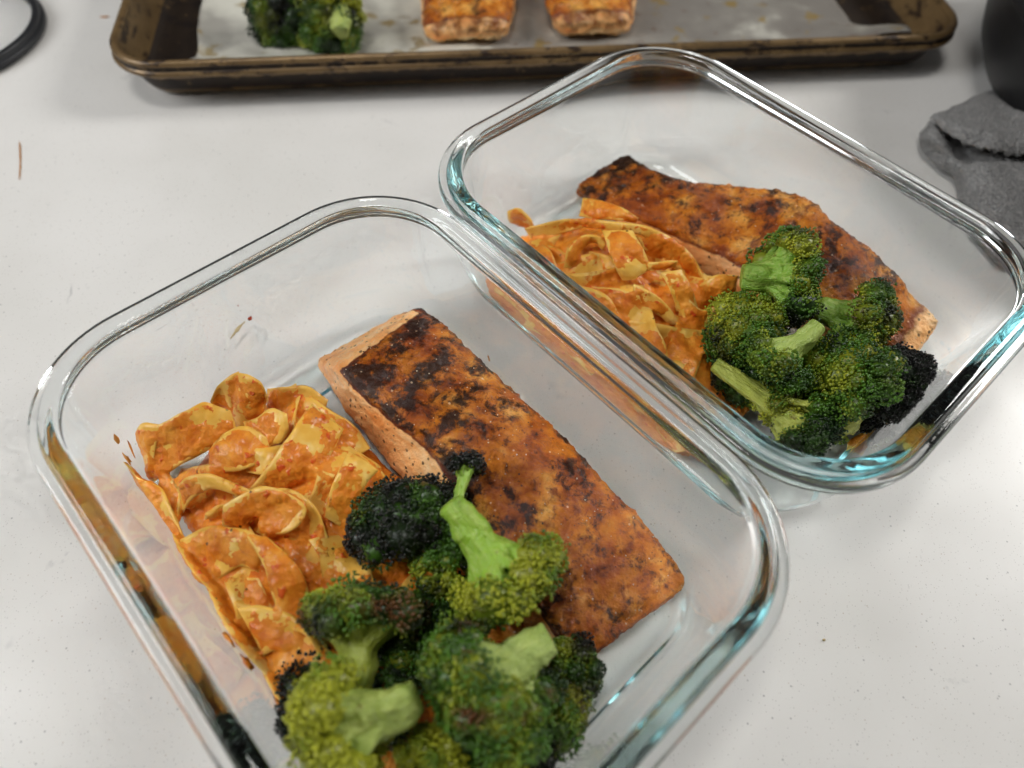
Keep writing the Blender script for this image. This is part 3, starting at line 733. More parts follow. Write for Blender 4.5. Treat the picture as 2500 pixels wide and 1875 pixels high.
NB = [
 ([(0.0011, 0.2318, 0.0240), (0.0115, 0.2305, 0.0300), (0.0245, 0.2297, 0.0340), (0.0388, 0.2248, 0.0380), (0.0517, 0.2233, 0.0380), (0.0635, 0.2207, 0.0340), (0.0732, 0.2169, 0.0280), (0.0789, 0.2121, 0.0200)], [(0.0046, 0.2321, 0.0170), (0.0141, 0.2296, 0.0230), (0.0268, 0.2289, 0.0300), (0.0394, 0.2232, 0.0340), (0.0506, 0.2216, 0.0340), (0.0619, 0.2191, 0.0280), (0.0702, 0.2159, 0.0220), (0.0766, 0.2122, 0.0140)], 1),
 ([(0.0333, 0.2201, 0.0370), (0.0358, 0.2086, 0.0370), (0.0387, 0.2026, 0.0340), (0.0423, 0.2006, 0.0290)], [(0.0458, 0.2189, 0.0390), (0.0496, 0.2099, 0.0370), (0.0527, 0.2057, 0.0320), (0.0478, 0.2019, 0.0290)], 0),
 ([(0.0183, 0.2074, 0.0270), (0.0190, 0.2101, 0.0340), (0.0241, 0.2154, 0.0370), (0.0305, 0.2168, 0.0370), (0.0351, 0.2153, 0.0340)], [(0.0241, 0.2104, 0.0250), (0.0242, 0.2119, 0.0300), (0.0275, 0.2164, 0.0320), (0.0322, 0.2184, 0.0320), (0.0347, 0.2161, 0.0300)], 1),
 ([(0.0507, 0.2067, 0.0340), (0.0568, 0.2063, 0.0350), (0.0640, 0.2077, 0.0350)], [(0.0515, 0.2058, 0.0300), (0.0577, 0.2062, 0.0310), (0.0639, 0.2070, 0.0320)], 1),
 ([(0.0513, 0.2222, 0.0350), (0.0596, 0.2204, 0.0350), (0.0641, 0.2190, 0.0310)], [(0.0545, 0.2182, 0.0250), (0.0607, 0.2187, 0.0250), (0.0647, 0.2158, 0.0250)], 0),
 ([(0.0256, 0.2441, 0.0330), (0.0338, 0.2391, 0.0360), (0.0430, 0.2340, 0.0370), (0.0491, 0.2311, 0.0350)], [(0.0246, 0.2362, 0.0290), (0.0323, 0.2323, 0.0320), (0.0415, 0.2297, 0.0340), (0.0485, 0.2311, 0.0320)], 1),
 ([(-0.0071, 0.2469, 0.0200), (-0.0023, 0.2441, 0.0240), (0.0042, 0.2416, 0.0200)], [(-0.0059, 0.2498, 0.0100), (-0.0008, 0.2473, 0.0110), (0.0060, 0.2450, 0.0110)], 1),
 ([(0.0298, 0.1988, 0.0260), (0.0395, 0.1960, 0.0290), (0.0488, 0.1928, 0.0290)], [(0.0387, 0.1940, 0.0220), (0.0459, 0.1922, 0.0220), (0.0525, 0.1908, 0.0230)], 0),
 ([(0.0464, 0.1975, 0.0310), (0.0550, 0.1920, 0.0310), (0.0614, 0.1888, 0.0270), (0.0659, 0.1857, 0.0220)], [(0.0461, 0.1924, 0.0260), (0.0528, 0.1911, 0.0240), (0.0584, 0.1886, 0.0220), (0.0628, 0.1867, 0.0200)], 1),
 ([(0.0565, 0.2002, 0.0350), (0.0610, 0.1946, 0.0310), (0.0649, 0.1904, 0.0240)], [(0.0652, 0.2031, 0.0350), (0.0706, 0.1972, 0.0290), (0.0751, 0.1916, 0.0200)], 0),
 ([(0.0189, 0.2052, 0.0260), (0.0268, 0.2022, 0.0300), (0.0376, 0.2053, 0.0310), (0.0431, 0.2079, 0.0310)], [(0.0277, 0.1991, 0.0220), (0.0349, 0.2016, 0.0240), (0.0411, 0.2040, 0.0260), (0.0458, 0.2038, 0.0280)], 1),
 ([(0.0753, 0.2048, 0.0250), (0.0807, 0.2059, 0.0300), (0.0901, 0.2065, 0.0300)], [(0.0777, 0.2015, 0.0170), (0.0818, 0.2015, 0.0210), (0.0907, 0.2036, 0.0230)], 1),
 ([(0.0055, 0.2280, 0.0200), (0.0141, 0.2221, 0.0240), (0.0208, 0.2165, 0.0250)], [(0.0109, 0.2226, 0.0150), (0.0167, 0.2176, 0.0180), (0.0223, 0.2111, 0.0200)], 1),
 ([(0.0406, 0.1870, 0.0200), (0.0521, 0.1827, 0.0250), (0.0639, 0.1822, 0.0240), (0.0766, 0.1842, 0.0200)], [(0.0468, 0.1795, 0.0140), (0.0566, 0.1777, 0.0190), (0.0667, 0.1781, 0.0180), (0.0783, 0.1790, 0.0150)], 1),
 ([(0.0285, 0.2139, 0.0310), (0.0359, 0.2120, 0.0310), (0.0415, 0.2084, 0.0300)], [(0.0282, 0.2110, 0.0260), (0.0347, 0.2078, 0.0260), (0.0402, 0.2058, 0.0260)], 0),
 ([(0.0664, 0.1957, 0.0290), (0.0739, 0.1906, 0.0260), (0.0811, 0.1941, 0.0240)], [(0.0658, 0.1898, 0.0220), (0.0714, 0.1860, 0.0200), (0.0794, 0.1883, 0.0180)], 0),
 ([(0.1311, 0.1438, 0.0080), (0.1379, 0.1472, 0.0100), (0.1436, 0.1460, 0.0110)], [(0.1311, 0.1388, 0.0065), (0.1377, 0.1398, 0.0068), (0.1439, 0.1441, 0.0075)], 1),
]
for k, (a, b, q) in enumerate(NB):
    ribbon(a, b, MN2 if q else MN0, pB, 5.3 * k + 40)

drape(pB, hB, 0.0058, [(-48, 50, 70, 36, 13, 2), (-50, 20, 95, 40, 14, 2), (-40, 0, 60, 40, 14, 2), (-50, -15, 110, 36, 14, 2), (-30, -16, 30, 36, 14, 1), (-10, 14, 100, 34, 13, 0), (-36, 62, 20, 34, 13, 2), (-4, 36, 60, 28, 12, 0), (-38, 34, 140, 32, 13, 1), (-18, -28, 130, 34, 14, 1), (-46, -30, 80, 30, 13, 1), (4, 8, 70, 26, 12, 1)],
      [MN2, MN0, MN2], 9, to_world_of((0.0785, 0.2096)))

fuse_sauce(pB, 2)

def smear(parent, pts, w, seed):
    """thin sauce splash stuck to the inside of the glass"""
    rnd = random.Random(seed); V = []; Fq = []; org = np.array(parent.location); n = 14
    c0 = np.array(pts[0]); c1 = np.array(pts[1]); ax = (c1 - c0); L = np.linalg.norm(ax); ax /= L
    sd = np.cross(ax, (0.3, 0.3, 1)); sd /= np.linalg.norm(sd); up = np.cross(sd, ax)
    if up[2] < 0: up = -up
    ctr = (c0 + c1) / 2
    V.append(ctr + up * w * 0.15 - org)
    for k in range(n):
        a = 2 * math.pi * k / n; q = rnd.uniform(0.6, 1.25)
        V.append(ctr + ax * L / 2 * math.cos(a) * q + sd * w * math.sin(a) * q - org)
    V.append(ctr - up * w * 0.1 - org)
    for k in range(n):
        Fq.append((0, 1 + k, 1 + (k + 1) % n)); Fq.append((n + 1, 1 + (k + 1) % n, 1 + k))
    recalc(mesh_ob('sauce_smear', V, Fq, MSAUCE, parent))
for k, (a, b, w) in enumerate([((-0.1443, 0.1236, 0.0090), (-0.1372, 0.1153, 0.0105), 0.0005), ((-0.1374, 0.1126, 0.0190), (-0.1333, 0.1092, 0.0165), 0.0009), ((-0.0795, 0.0525, 0.0300), (-0.0756, 0.0490, 0.0285), 0.0008), ((-0.0734, 0.0468, 0.0285), (-0.0687, 0.0427, 0.0265), 0.0010), ((-0.0616, 0.0363, 0.0235), (-0.0584, 0.0328, 0.0250), 0.0007)]):
    smear(pA, (a, b), w, k)

# ------------------------------------------------------------------ broccoli
_g = (1 + 5 ** 0.5) / 2
ICO_V = np.array([(-1, _g, 0), (1, _g, 0), (-1, -_g, 0), (1, -_g, 0), (0, -1, _g), (0, 1, _g), (0, -1, -_g), (0, 1, -_g), (_g, 0, -1), (_g, 0, 1), (-_g, 0, -1), (-_g, 0, 1)], float)
ICO_V /= np.linalg.norm(ICO_V[0])
ICO_F = np.array([(0, 11, 5), (0, 5, 1), (0, 1, 7), (0, 7, 10), (0, 10, 11), (1, 5, 9), (5, 11, 4), (11, 10, 2), (10, 7, 6), (7, 1, 8), (3, 9, 4), (3, 4, 2), (3, 2, 6), (3, 6, 8), (3, 8, 9), (4, 9, 5), (2, 4, 11), (6, 2, 10), (8, 6, 7), (9, 8, 1)])

def tube(path, radii, n, seed, ridge=0.24):
    path = np.array(path); m = len(path)
    tan = np.gradient(path, axis=0); tan /= np.linalg.norm(tan, axis=1)[:, None] + 1e-12
    ref = np.array((0.31, 0.17, 0.93)); V = []; Fq = []
    for i in range(m):
        a = np.cross(tan[i], ref); a /= np.linalg.norm(a) + 1e-12; b = np.cross(tan[i], a)
        for k in range(n):
            th = 2 * math.pi * k / n
            r = radii[i] * (1 + ridge * math.sin(3 * th + seed) * 0.6 + ridge * noise.noise(Vector((math.cos(th) * 1.5 + seed, math.sin(th) * 1.5, i * 0.35))))
            V.append(path[i] + (a * math.cos(th) + b * math.sin(th)) * r)
    for i in range(m - 1):
        for k in range(n):
            k2 = (k + 1) % n
            Fq.append((i * n + k, i * n + k2, (i + 1) * n + k2, (i + 1) * n + k))
    c0 = len(V); V.append(path[0] - tan[0] * radii[0] * 0.08); V.append(path[-1] + tan[-1] * radii[-1] * 0.3)
    for k in range(n):
        k2 = (k + 1) % n
        Fq.append((c0, k2, k)); Fq.append((c0 + 1, (m - 1) * n + k, (m - 1) * n + k2))
    return V, Fq

def broccoli(base, crown, r, label, seed, stem_r=0.0045, char=0.3, yellow=0.3, flat=0.8, spread=100, bud=0.00050, group=None, stem_tint=(150, 178, 66), nsub=None, char_dir=None, brown=0.0):
    """floret: a stem that forks into branches, each ending in a knot of buds"""
    rnd = random.Random(seed)
    base = np.array(base); crown = np.array(crown)
    ax = crown - base; L = np.linalg.norm(ax); ax /= L
    t1 = np.cross(ax, (0.2, 0.4, 0.9)); t1 /= np.linalg.norm(t1); t2 = np.cross(ax, t1)
    e = empty('broccoli_floret', tuple(base), label, 'broccoli', group)
    fork = crown - ax * min(r * 0.85, L * 0.5)
    n = nsub or max(8, int(15 * (r / 0.012) ** 1.2))
    subs = []
    ga = math.pi * (3 - 5 ** 0.5)
    cmax = 1 - math.cos(math.radians(spread))
    for k in range(n):
        ct = 1 - cmax * (k + 0.5) / n; st = math.sqrt(max(0, 1 - ct * ct)); ph = ga * k + seed
        d = ax * ct * flat + (t1 * math.cos(ph) + t2 * math.sin(ph)) * st
        rr = r * (0.74 + 0.12 * rnd.uniform(-1, 1))
        subs.append((crown - ax * r * 0.25 + d * rr, min(0.0055, r * 0.36) * rnd.uniform(0.8, 1.25), d / np.linalg.norm(d)))
    # branches, fused into one body
    SV = []; SF = []
    def add_tube(path, radii, nn):
        v, f = tube(path, radii, nn, rnd.uniform(0, 6)); b = len(SV)
        SV.extend(v); SF.extend([tuple(i + b for i in q) for q in f])
    mid = (base + fork) / 2 + t1 * L * 0.05 * rnd.uniform(-1, 1)
    pth = resample([base, mid, fork, fork + ax * r * 0.15], 16)
    add_tube(pth, np.linspace(0.78, 1.12, 16) * stem_r * np.r_[0.9, np.ones(14), 0.8], 14)
    for (c, rs, d) in subs:
        j = fork - ax * L * 0.30 * rnd.random() + (c - fork) * 0.08
        m1 = (j * 0.55 + c * 0.45) + ax * r * 0.05
        add_tube(resample([j, m1, c], 9), np.linspace(stem_r * 0.46, max(0.0009, rs * 0.30), 9), 9)
    fr = np.array([t1, np.cross(ax, t1), ax])          # rows: stem frame, z along the stem
    stem = mesh_ob('stem', (np.array(SV) - base) @ fr.T, SF, MSTEM, e)
    stem.rotation_euler = Matrix(fr.T.tolist()).to_euler()
    stem.color = lin(*stem_tint)
    rm = stem.modifiers.new('fuse', 'REMESH'); rm.mode = 'VOXEL'; rm.voxel_size = 0.00068; rm.use_smooth_shade = True
    sm_ = stem.modifiers.new('soften', 'SMOOTH'); sm_.factor = 0.5; sm_.iterations = 2
    # buds
    g_dark = np.array(lin(26, 54, 20)); g_mid = np.array(lin(74, 116, 28)); g_yel = np.array(lin(172, 176, 44)); blk = np.array(lin(20, 20, 17)); brn = np.array(lin(96, 58, 24))
    C = []; Rb = []; CC = []
    for (c, rs, d) in subs:
        sub_y = rnd.uniform(-0.25, 0.25); loc_c = g_dark
        nb = int(8.5 * (rs / (bud * 2.0)) ** 2) + 10
        for k in range(nb):
            z = 1 - 2 * (k + 0.5) / nb; q = math.sqrt(1 - z * z); ph = ga * k
            v = np.array((q * math.cos(ph), q * math.sin(ph), z)) + np.array([rnd.gauss(0, 0.07) for _ in range(3)])
            dv = float(v @ d)
            if dv < -0.12: continue
            lump = 1 + 0.30 * nz(c + v * rs, 240, seed) + 0.22 * nz(c + v * rs, 620, seed + 3)
            p = c + v * rs * lump
            facing = float(v @ ax)
            f1 = 0.5 + 0.9 * nz(p, 75, seed + 1.0)
            y = yellow + 0.06 + sub_y + 0.8 * (f1 - 0.5) - 0.30 * dv
            col = g_mid + (g_yel - g_mid) * sstep(y, 0.15, 0.85) if y > 0.15 else g_dark + (g_mid - g_dark) * sstep(y, -0.35, 0.15)
            cf = char + 0.55 * nz(p, 95, seed + 5.0) + 0.15 * dv - 0.1
            if char_dir is not None:
                cf += 0.4 * float(((p - crown) / r) @ np.array(char_dir))
            k2 = sstep(cf, 0.08, 0.66)
            col = col * (1 - k2) + blk * k2
            if brown > 0:
                k3 = sstep(brown + 0.6 * nz(p, 110, seed + 8.0), 0.3, 0.6); col = col * (1 - k3) + brn * k3
            C.append(p); Rb.append(bud * rnd.choice((0.55, 0.7, 0.85, 1.0, 1.0, 1.15, 1.35))); CC.append(col * rnd.uniform(0.88, 1.12)); loc_c = col
        # knot under the buds
        C.append(c); Rb.append(rs * 0.84); CC.append(loc_c * 0.6 + g_dark * 0.3)
    C = np.array(C); Rb = np.array(Rb); CC = np.array(CC)
    jit = np.random.default_rng(seed).uniform(0.7, 1.35, (len(C), 12, 1))
    V = (C[:, None, :] + ICO_V[None] * Rb[:, None, None] * jit).reshape(-1, 3) - base
    Fq = (ICO_F[None] + 12 * np.arange(len(C))[:, None, None]).reshape(-1, 3)
    o = mesh_ob('bud_crown', V, Fq, MBUD, e, colors=np.repeat(CC, 12, axis=0))
    tag(o, kind='stuff')
    return e

gA = 'broccoli florets in the nearer container'; gB = 'broccoli florets in the farther container'; gT = 'broccoli florets left on the baking tray'
# nearer container
broccoli((-0.0261, 0.0797, 0.0140), (-0.0349, 0.0940, 0.0280), 0.0200, 'blackened broccoli crown leaning against the near fillet, beside the pasta', 11, 0.005, char=0.52, yellow=0.1, flat=0.62, group=gA)
broccoli((-0.0142, 0.0919, 0.0360), (-0.0130, 0.1083, 0.0380), 0.0065, 'tiny broccoli sprig with a black tip lying on the near fillet', 12, 0.0019, char=0.7, yellow=0.2, flat=0.6, group=gA, stem_tint=(150, 190, 70), nsub=8, bud=0.0005)
broccoli((-0.0159, 0.0889, 0.0500), (0.0035, 0.0690, 0.0360), 0.0170, 'broccoli floret lying with its bright green stem uppermost on the near fillet', 13, 0.0052, char=0.12, yellow=0.55, flat=0.55, spread=98, group=gA, stem_tint=(146, 186, 58))
broccoli((-0.0376, 0.0387, 0.0300), (-0.0399, 0.0607, 0.0320), 0.0180, 'browned broccoli floret with split branches showing, next to the pasta', 14, 0.0048, char=0.30, yellow=0.42, flat=0.45, group=gA, brown=0.25, stem_tint=(156, 168, 62), spread=88)
broccoli((-0.0193, 0.0350, 0.0500), (-0.0396, 0.0265, 0.0420), 0.0150, 'yellow-green broccoli floret at the bottom edge with its thick stem pointing right', 15, 0.0058, char=-0.2, yellow=0.95, flat=0.8, group=gA, stem_tint=(158, 176, 84), bud=0.0005)
broccoli((0.0155, 0.0529, 0.0420), (-0.0055, 0.0386, 0.0380), 0.0215, 'big green broccoli floret with pale cut stem at the near fillet lower end', 16, 0.0062, char=0.14, yellow=0.36, flat=0.75, group=gA, brown=0.12, stem_tint=(164, 184, 98), bud=0.0005)
broccoli((0.0210, 0.0482, 0.0140), (0.0256, 0.0519, 0.0200), 0.0095, 'small dark olive broccoli piece poking out past the end of the near fillet', 17, 0.003, char=0.35, yellow=0.35, group=gA)
broccoli((-0.0100, 0.0195, 0.0260), (-0.0159, 0.0222, 0.0340), 0.0100, 'small yellow broccoli tip at the very bottom of the picture', 18, 0.003, char=0.0, yellow=0.9, group=gA, bud=0.0005)
broccoli((0.0148, 0.0273, 0.0300), (0.0058, 0.0298, 0.0300), 0.0160, 'green broccoli floret with rounded pale rim at the lower right of the pile', 19, 0.005, char=0.22, yellow=0.28, group=gA, brown=0.18, stem_tint=(160, 180, 90))
broccoli((-0.0479, 0.0403, 0.0120), (-0.0557, 0.0422, 0.0180), 0.0110, 'charred broccoli piece pressed against the near wall below the pasta', 20, 0.003, char=0.6, yellow=0.05, group=gA)
broccoli((-0.0463, 0.0266, 0.0160), (-0.0548, 0.0311, 0.0220), 0.0110, 'dark broccoli piece behind the yellow-green floret, touching the near wall', 21, 0.003, char=0.5, yellow=0.1, group=gA)
broccoli((-0.0137, 0.0731, 0.0220), (-0.0199, 0.0763, 0.0340), 0.0085, 'small olive broccoli tuft between the blackened crown and the bright stem', 22, 0.0026, char=0.12, yellow=0.5, group=gA)
broccoli((-0.0096, 0.0780, 0.0200), (-0.0136, 0.0819, 0.0340), 0.0090, 'small dark broccoli tuft tucked under the bright green stem', 23, 0.0026, char=0.3, yellow=0.25, group=gA)
broccoli((0.0041, 0.0159, 0.0200), (0.0052, 0.0228, 0.0260), 0.0140, 'dark green broccoli crown cut by the bottom edge, right of the yellow tip', 24, 0.004, char=0.35, yellow=0.15, group=gA)
broccoli((-0.0235, 0.0559, 0.0080), (-0.0264, 0.0545, 0.0180), 0.0120, 'dark broccoli clump down in the gap between the browned floret and the big one', 25, 0.003, char=0.45, yellow=0.05, group=gA)
broccoli((-0.0151, 0.0636, 0.0100), (-0.0178, 0.0645, 0.0240), 0.0105, 'shadowed broccoli clump below the blackened crown in the near pile', 26, 0.003, char=0.35, yellow=0.15, group=gA)
broccoli((-0.0279, 0.0347, 0.0120), (-0.0315, 0.0366, 0.0260), 0.0100, 'dark broccoli bit behind the thick stem of the yellow-green floret', 27, 0.003, char=0.4, yellow=0.1, group=gA)
broccoli((0.0140, 0.0372, 0.0120), (0.0185, 0.0377, 0.0240), 0.0110, 'browned broccoli bit right of the pale cut stem in the near pile', 28, 0.003, char=0.25, yellow=0.35, brown=0.3, group=gA)
# farther container
broccoli((0.0854, 0.1932, 0.0440), (0.1067, 0.1950, 0.0440), 0.0195, 'broccoli floret split lengthwise, topmost of the pile on the far fillet', 31, 0.0064, char=0.30, yellow=0.38, flat=0.5, spread=98, group=gB, stem_tint=(138, 180, 66), char_dir=(0.6, -0.3, -0.3))
broccoli((0.0986, 0.1722, 0.0220), (0.0851, 0.1744, 0.0360), 0.0150, 'broccoli crown half charred and half yellow-green beside the far pasta', 32, 0.004, char=0.18, yellow=0.60, flat=0.75, group=gB, char_dir=(-0.4, -0.7, -0.2))
broccoli((0.1073, 0.1647, 0.0520), (0.0941, 0.1551, 0.0380), 0.0120, 'broccoli floret with a pale forked stem pointing up in the middle of the far pile', 33, 0.0040, char=0.02, yellow=0.5, flat=0.5, group=gB, stem_tint=(172, 194, 98))
broccoli((0.1154, 0.1885, 0.0340), (0.1341, 0.1785, 0.0360), 0.0170, 'broccoli floret with a browned yellow top and dark rim by the far fillet', 34, 0.0056, char=0.26, yellow=0.48, flat=0.6, spread=95, group=gB, brown=0.15, stem_tint=(128, 168, 60), char_dir=(0.6, -0.4, 0.0))
broccoli((0.1315, 0.1536, 0.0160), (0.1203, 0.1566, 0.0360), 0.0180, 'bushy bright green broccoli crown in the middle of the far pile', 35, 0.004, char=0.16, yellow=0.42, flat=0.75, group=gB)
broccoli((0.1445, 0.1731, 0.0120), (0.1463, 0.1588, 0.0200), 0.0185, 'black charred broccoli piece against the near end of the far container', 36, 0.004, char=0.85, yellow=-0.1, flat=0.8, group=gB)
broccoli((0.1315, 0.1751, 0.0140), (0.1585, 0.1690, 0.0180), 0.0110, 'small black broccoli tip below the end of the far fillet', 37, 0.003, char=0.8, yellow=-0.1, flat=0.8, group=gB)
broccoli((0.0751, 0.1603, 0.0300), (0.1093, 0.1386, 0.0220), 0.0140, 'broccoli floret with a long yellow-green stalk along the near wall of the far container', 38, 0.0038, char=0.25, yellow=0.2, flat=0.7, group=gB, stem_tint=(188, 196, 84))
broccoli((0.1282, 0.1464, 0.0240), (0.1225, 0.1411, 0.0160), 0.0050, 'small pale yellow broccoli stem end in the corner of the far container', 39, 0.0042, char=0.0, yellow=0.8, group=gB, stem_tint=(190, 196, 90), nsub=6)
broccoli((0.0752, 0.1701, 0.0100), (0.0696, 0.1722, 0.0150), 0.0065, 'tiny dark broccoli bit between the far pasta and the long stalk', 40, 0.002, char=0.5, yellow=0.0, group=gB)
broccoli((0.0984, 0.1795, 0.0120), (0.0884, 0.1607, 0.0220), 0.0120, 'dark broccoli clump filling the gap above the long stalk in the far pile', 41, 0.003, char=0.38, yellow=0.25, group=gB)
broccoli((0.1070, 0.1520, 0.0140), (0.0975, 0.1507, 0.0260), 0.0100, 'small yellowed broccoli tuft under the pale forked stem in the far pile', 42, 0.003, char=0.15, yellow=0.6, group=gB)
broccoli((0.1314, 0.1492, 0.0100), (0.1153, 0.1484, 0.0240), 0.0120, 'dark green broccoli tuft between the bushy crown and the long stalk', 43, 0.003, char=0.3, yellow=0.2, group=gB)
# on the tray
broccoli((-0.1494, 0.4474, 0.0120), (-0.1447, 0.3960, 0.0160), 0.0190, 'dark broccoli floret at the left end of the baking tray pile', 51, 0.005, char=0.35, yellow=0.15, group=gT)
broccoli((-0.1118, 0.4318, 0.0140), (-0.1183, 0.3891, 0.0170), 0.0190, 'green-black broccoli floret nearest the front edge of the baking tray', 52, 0.005, char=0.25, yellow=0.3, group=gT)
broccoli((-0.1075, 0.3779, 0.0220), (-0.1103, 0.3965, 0.0260), 0.0130, 'broccoli floret with pale stem on top of the baking tray pile', 53, 0.0062, char=0.0, yellow=0.8, group=gT, stem_tint=(176, 190, 100))
broccoli((-0.1314, 0.4488, 0.0180), (-0.1210, 0.3950, 0.0300), 0.0130, 'yellow broccoli floret cut by the top edge of the picture', 54, 0.004, char=0.0, yellow=0.85, group=gT)

# ------------------------------------------------------------------ baking tray
TANG = math.radians(9.9)
tray_c = Vector((-0.0121, 0.5288, 0.0005))
def tray():
    e = empty('baking_tray', tray_c, 'worn bronze rimmed baking tray with burnt grease on its rim', 'baking tray')
    e.rotation_euler = (0, 0, TANG)
    hx, hy, r = 0.2405, 0.166, 0.030
    def part(name, prof, close, burn, capl=False):
        f = catmull(np.c_[np.array(prof) / 1000, np.zeros(len(prof))], len(prof) * 4)[:, :2]
        V, Fq = swept_rect([tuple(p) for p in f], hx, hy, r, 14, 40, False, capl, close)
        m = len(V) // len(f)
        bz = np.repeat([burn(a * 1000, b * 1000) for a, b in f], m)
        o = mesh_ob(name, V, Fq, MBRZ, e, attrs={'burn': bz})
        recalc(o)
        return o
    # pan: outer wall, floor, inner wall
    part('pan', [(5.2, 24.6), (7.5, 16), (10, 8), (12.5, 3), (16, 0.8), (24, 0.3), (60, 0.3)], False, lambda a, b: -0.15, True)
    part('pan_lining', [(4.6, 25.2), (6.6, 17), (9.0, 9.5), (11.8, 4.4), (15.5, 2.2), (24, 1.6), (60, 1.6)], False, lambda a, b: 0.42 + 0.30 * (b < 14), True)
    # rolled rim: upper bead, burnt groove, lower bead
    part('rim', [(5.6, 24.4), (5.0, 26.0), (3.8, 26.9), (2.3, 26.8), (1.1, 25.7), (0.9, 24.3), (1.6, 23.2), (1.3, 22.0), (0.3, 21.0), (0.1, 19.6), (1.2, 18.6), (2.8, 18.9), (4.4, 20.5)], True,
         lambda a, b: 0.62 if 21.8 < b < 24.6 and a < 2.2 else 0.22)
    return e
tray()

def parchment():
    """creased sheet lining the tray; edges stand up a little"""
    e_in = Vector((tray_c.x, tray_c.y, 0.0026))
    ca, sa = math.cos(TANG), math.sin(TANG)
    # corners in tray space (x along the tray, y away), the left edge runs skew
    nx, ny = 150, 90
    V = []; oil = []; Fq = []
    for j in range(ny + 1):
        v = j / ny
        for i in range(nx + 1):
            u = i / nx
            xl = -0.2065 + 0.006 * nz((0, v, 0), 9, 3.3) + 0.012 * v + 0.05 * max(0, 0.06 - v)
            xr = 0.190 + 0.022 * sstep(v, 0.12, 0.02) + 0.02 * v
            x = xl + (xr - xl) * u
            y = -0.1465 + 0.29 * v + 0.003 * math.sin(u * 22)
            z = 0.0012 + 0.0018 * (0.5 + fbm((x, y, 0), 22, 3, 4.0)) + 0.0016 * abs(nz((x, y, 0), 40, 2.0))
            ed = min(u / 0.05, v / 0.06, (1 - u) / 0.06, 1.0)
            z += 0.004 * max(0, 1 - ed) ** 2 * (0.4 + 0.6 * abs(nz((x, y, 0), 30, 9.0)))
            if v < 0.2 and u > 0.85:
                z += 0.014 * sstep(u, 0.86, 1.0) * sstep(v, 0.12, 0.0)
            if v < 0.12 and u < 0.4:
                z += 0.010 * sstep(v, 0.10, 0.0) * (0.5 + 0.5 * nz((x, 0, 0), 30, 1.0))
            V.append((x * ca - y * sa, x * sa + y * ca, z))
            oil.append(0.14 + sstep(u, 0.25, 0.5) * 0.5)
    for j in range(ny):
        for i in range(nx):
            a = j * (nx + 1) + i
            Fq.append((a, a + 1, a + nx + 2, a + nx + 1))
    o = mesh_ob('parchment_sheet', V, Fq, MPAR, None, attrs={'oil': oil})
    o.location = e_in
    sol = o.modifiers.new('thickness', 'SOLIDIFY'); sol.thickness = 0.00015; sol.offset = -1
    tag(o, 'crumpled oil-stained parchment sheet lining the baking tray', 'parchment')
parchment()

gS = 'salmon fillets left on the baking tray'
def crustT(u, v, w, c):
    return max(sstep(w, 0.6, 0.9) * sstep(u, 0.02, 0.12), 0.44 * sstep(w, 0.25, 0.75))
def charT(u, v, w, n):
    return 0.66 * n + 0.16
fillet('salmon_fillet', [(-0.0632, 0.3924, 0.0180), (-0.0677, 0.4237, 0.0210), (-0.0725, 0.4693, 0.0200)], [(-0.0136, 0.4030, 0.0180), (-0.0132, 0.4304, 0.0210), (-0.0147, 0.4768, 0.0200)], [(-0.0633, 0.3971, 0.0060), (-0.0734, 0.4518, 0.0060), (-0.0772, 0.4922, 0.0060)], [(-0.0158, 0.4054, 0.0060), (-0.0138, 0.4535, 0.0060), (-0.0162, 0.5000, 0.0060)],
       MST, 'left one of two salmon fillets left on the baking tray', 21.0, nu=70, nv=50, nw=16, rho=0.0075, bulge=0.004, rough_amp=1.6, crustfn=crustT, charfn=charT, group=gS)
fillet('salmon_fillet', [(0.0104, 0.4107, 0.0180), (0.0033, 0.4324, 0.0210), (0.0014, 0.4789, 0.0200)], [(0.0560, 0.4186, 0.0180), (0.0585, 0.4392, 0.0210), (0.0612, 0.4866, 0.0200)], [(0.0142, 0.4118, 0.0060), (0.0075, 0.4561, 0.0060), (0.0048, 0.5027, 0.0060)], [(0.0587, 0.4199, 0.0060), (0.0627, 0.4628, 0.0060), (0.0648, 0.5104, 0.0060)],
       MST, 'right one of two salmon fillets left on the baking tray', 27.0, nu=70, nv=50, nw=16, rho=0.0075, bulge=0.004, rough_amp=1.6, crustfn=crustT, charfn=charT, group=gS)

# ------------------------------------------------------------------ pot, towel, lid
def pot():
    e = empty('black_pot', (0.412, 0.372, 0.0), 'matte black round pot at the right edge behind the grey towel', 'pot')
    prof = [(0.0, 2), (128, 2), (142, 5), (152, 13), (158, 22), (162, 34), (164, 46), (165, 56), (168, 59), (169.5, 61.5), (168.5, 64), (165, 64.5), (161.5, 62), (160, 56), (157, 30), (150, 14), (138, 8), (120, 6), (0.0, 6)]
    V, Fq = lathe([(max(r, 0.01) / 1000, z / 1000) for r, z in prof], 128)
    recalc(mesh_ob('pot_body', V, Fq, MPOT, e))
pot()

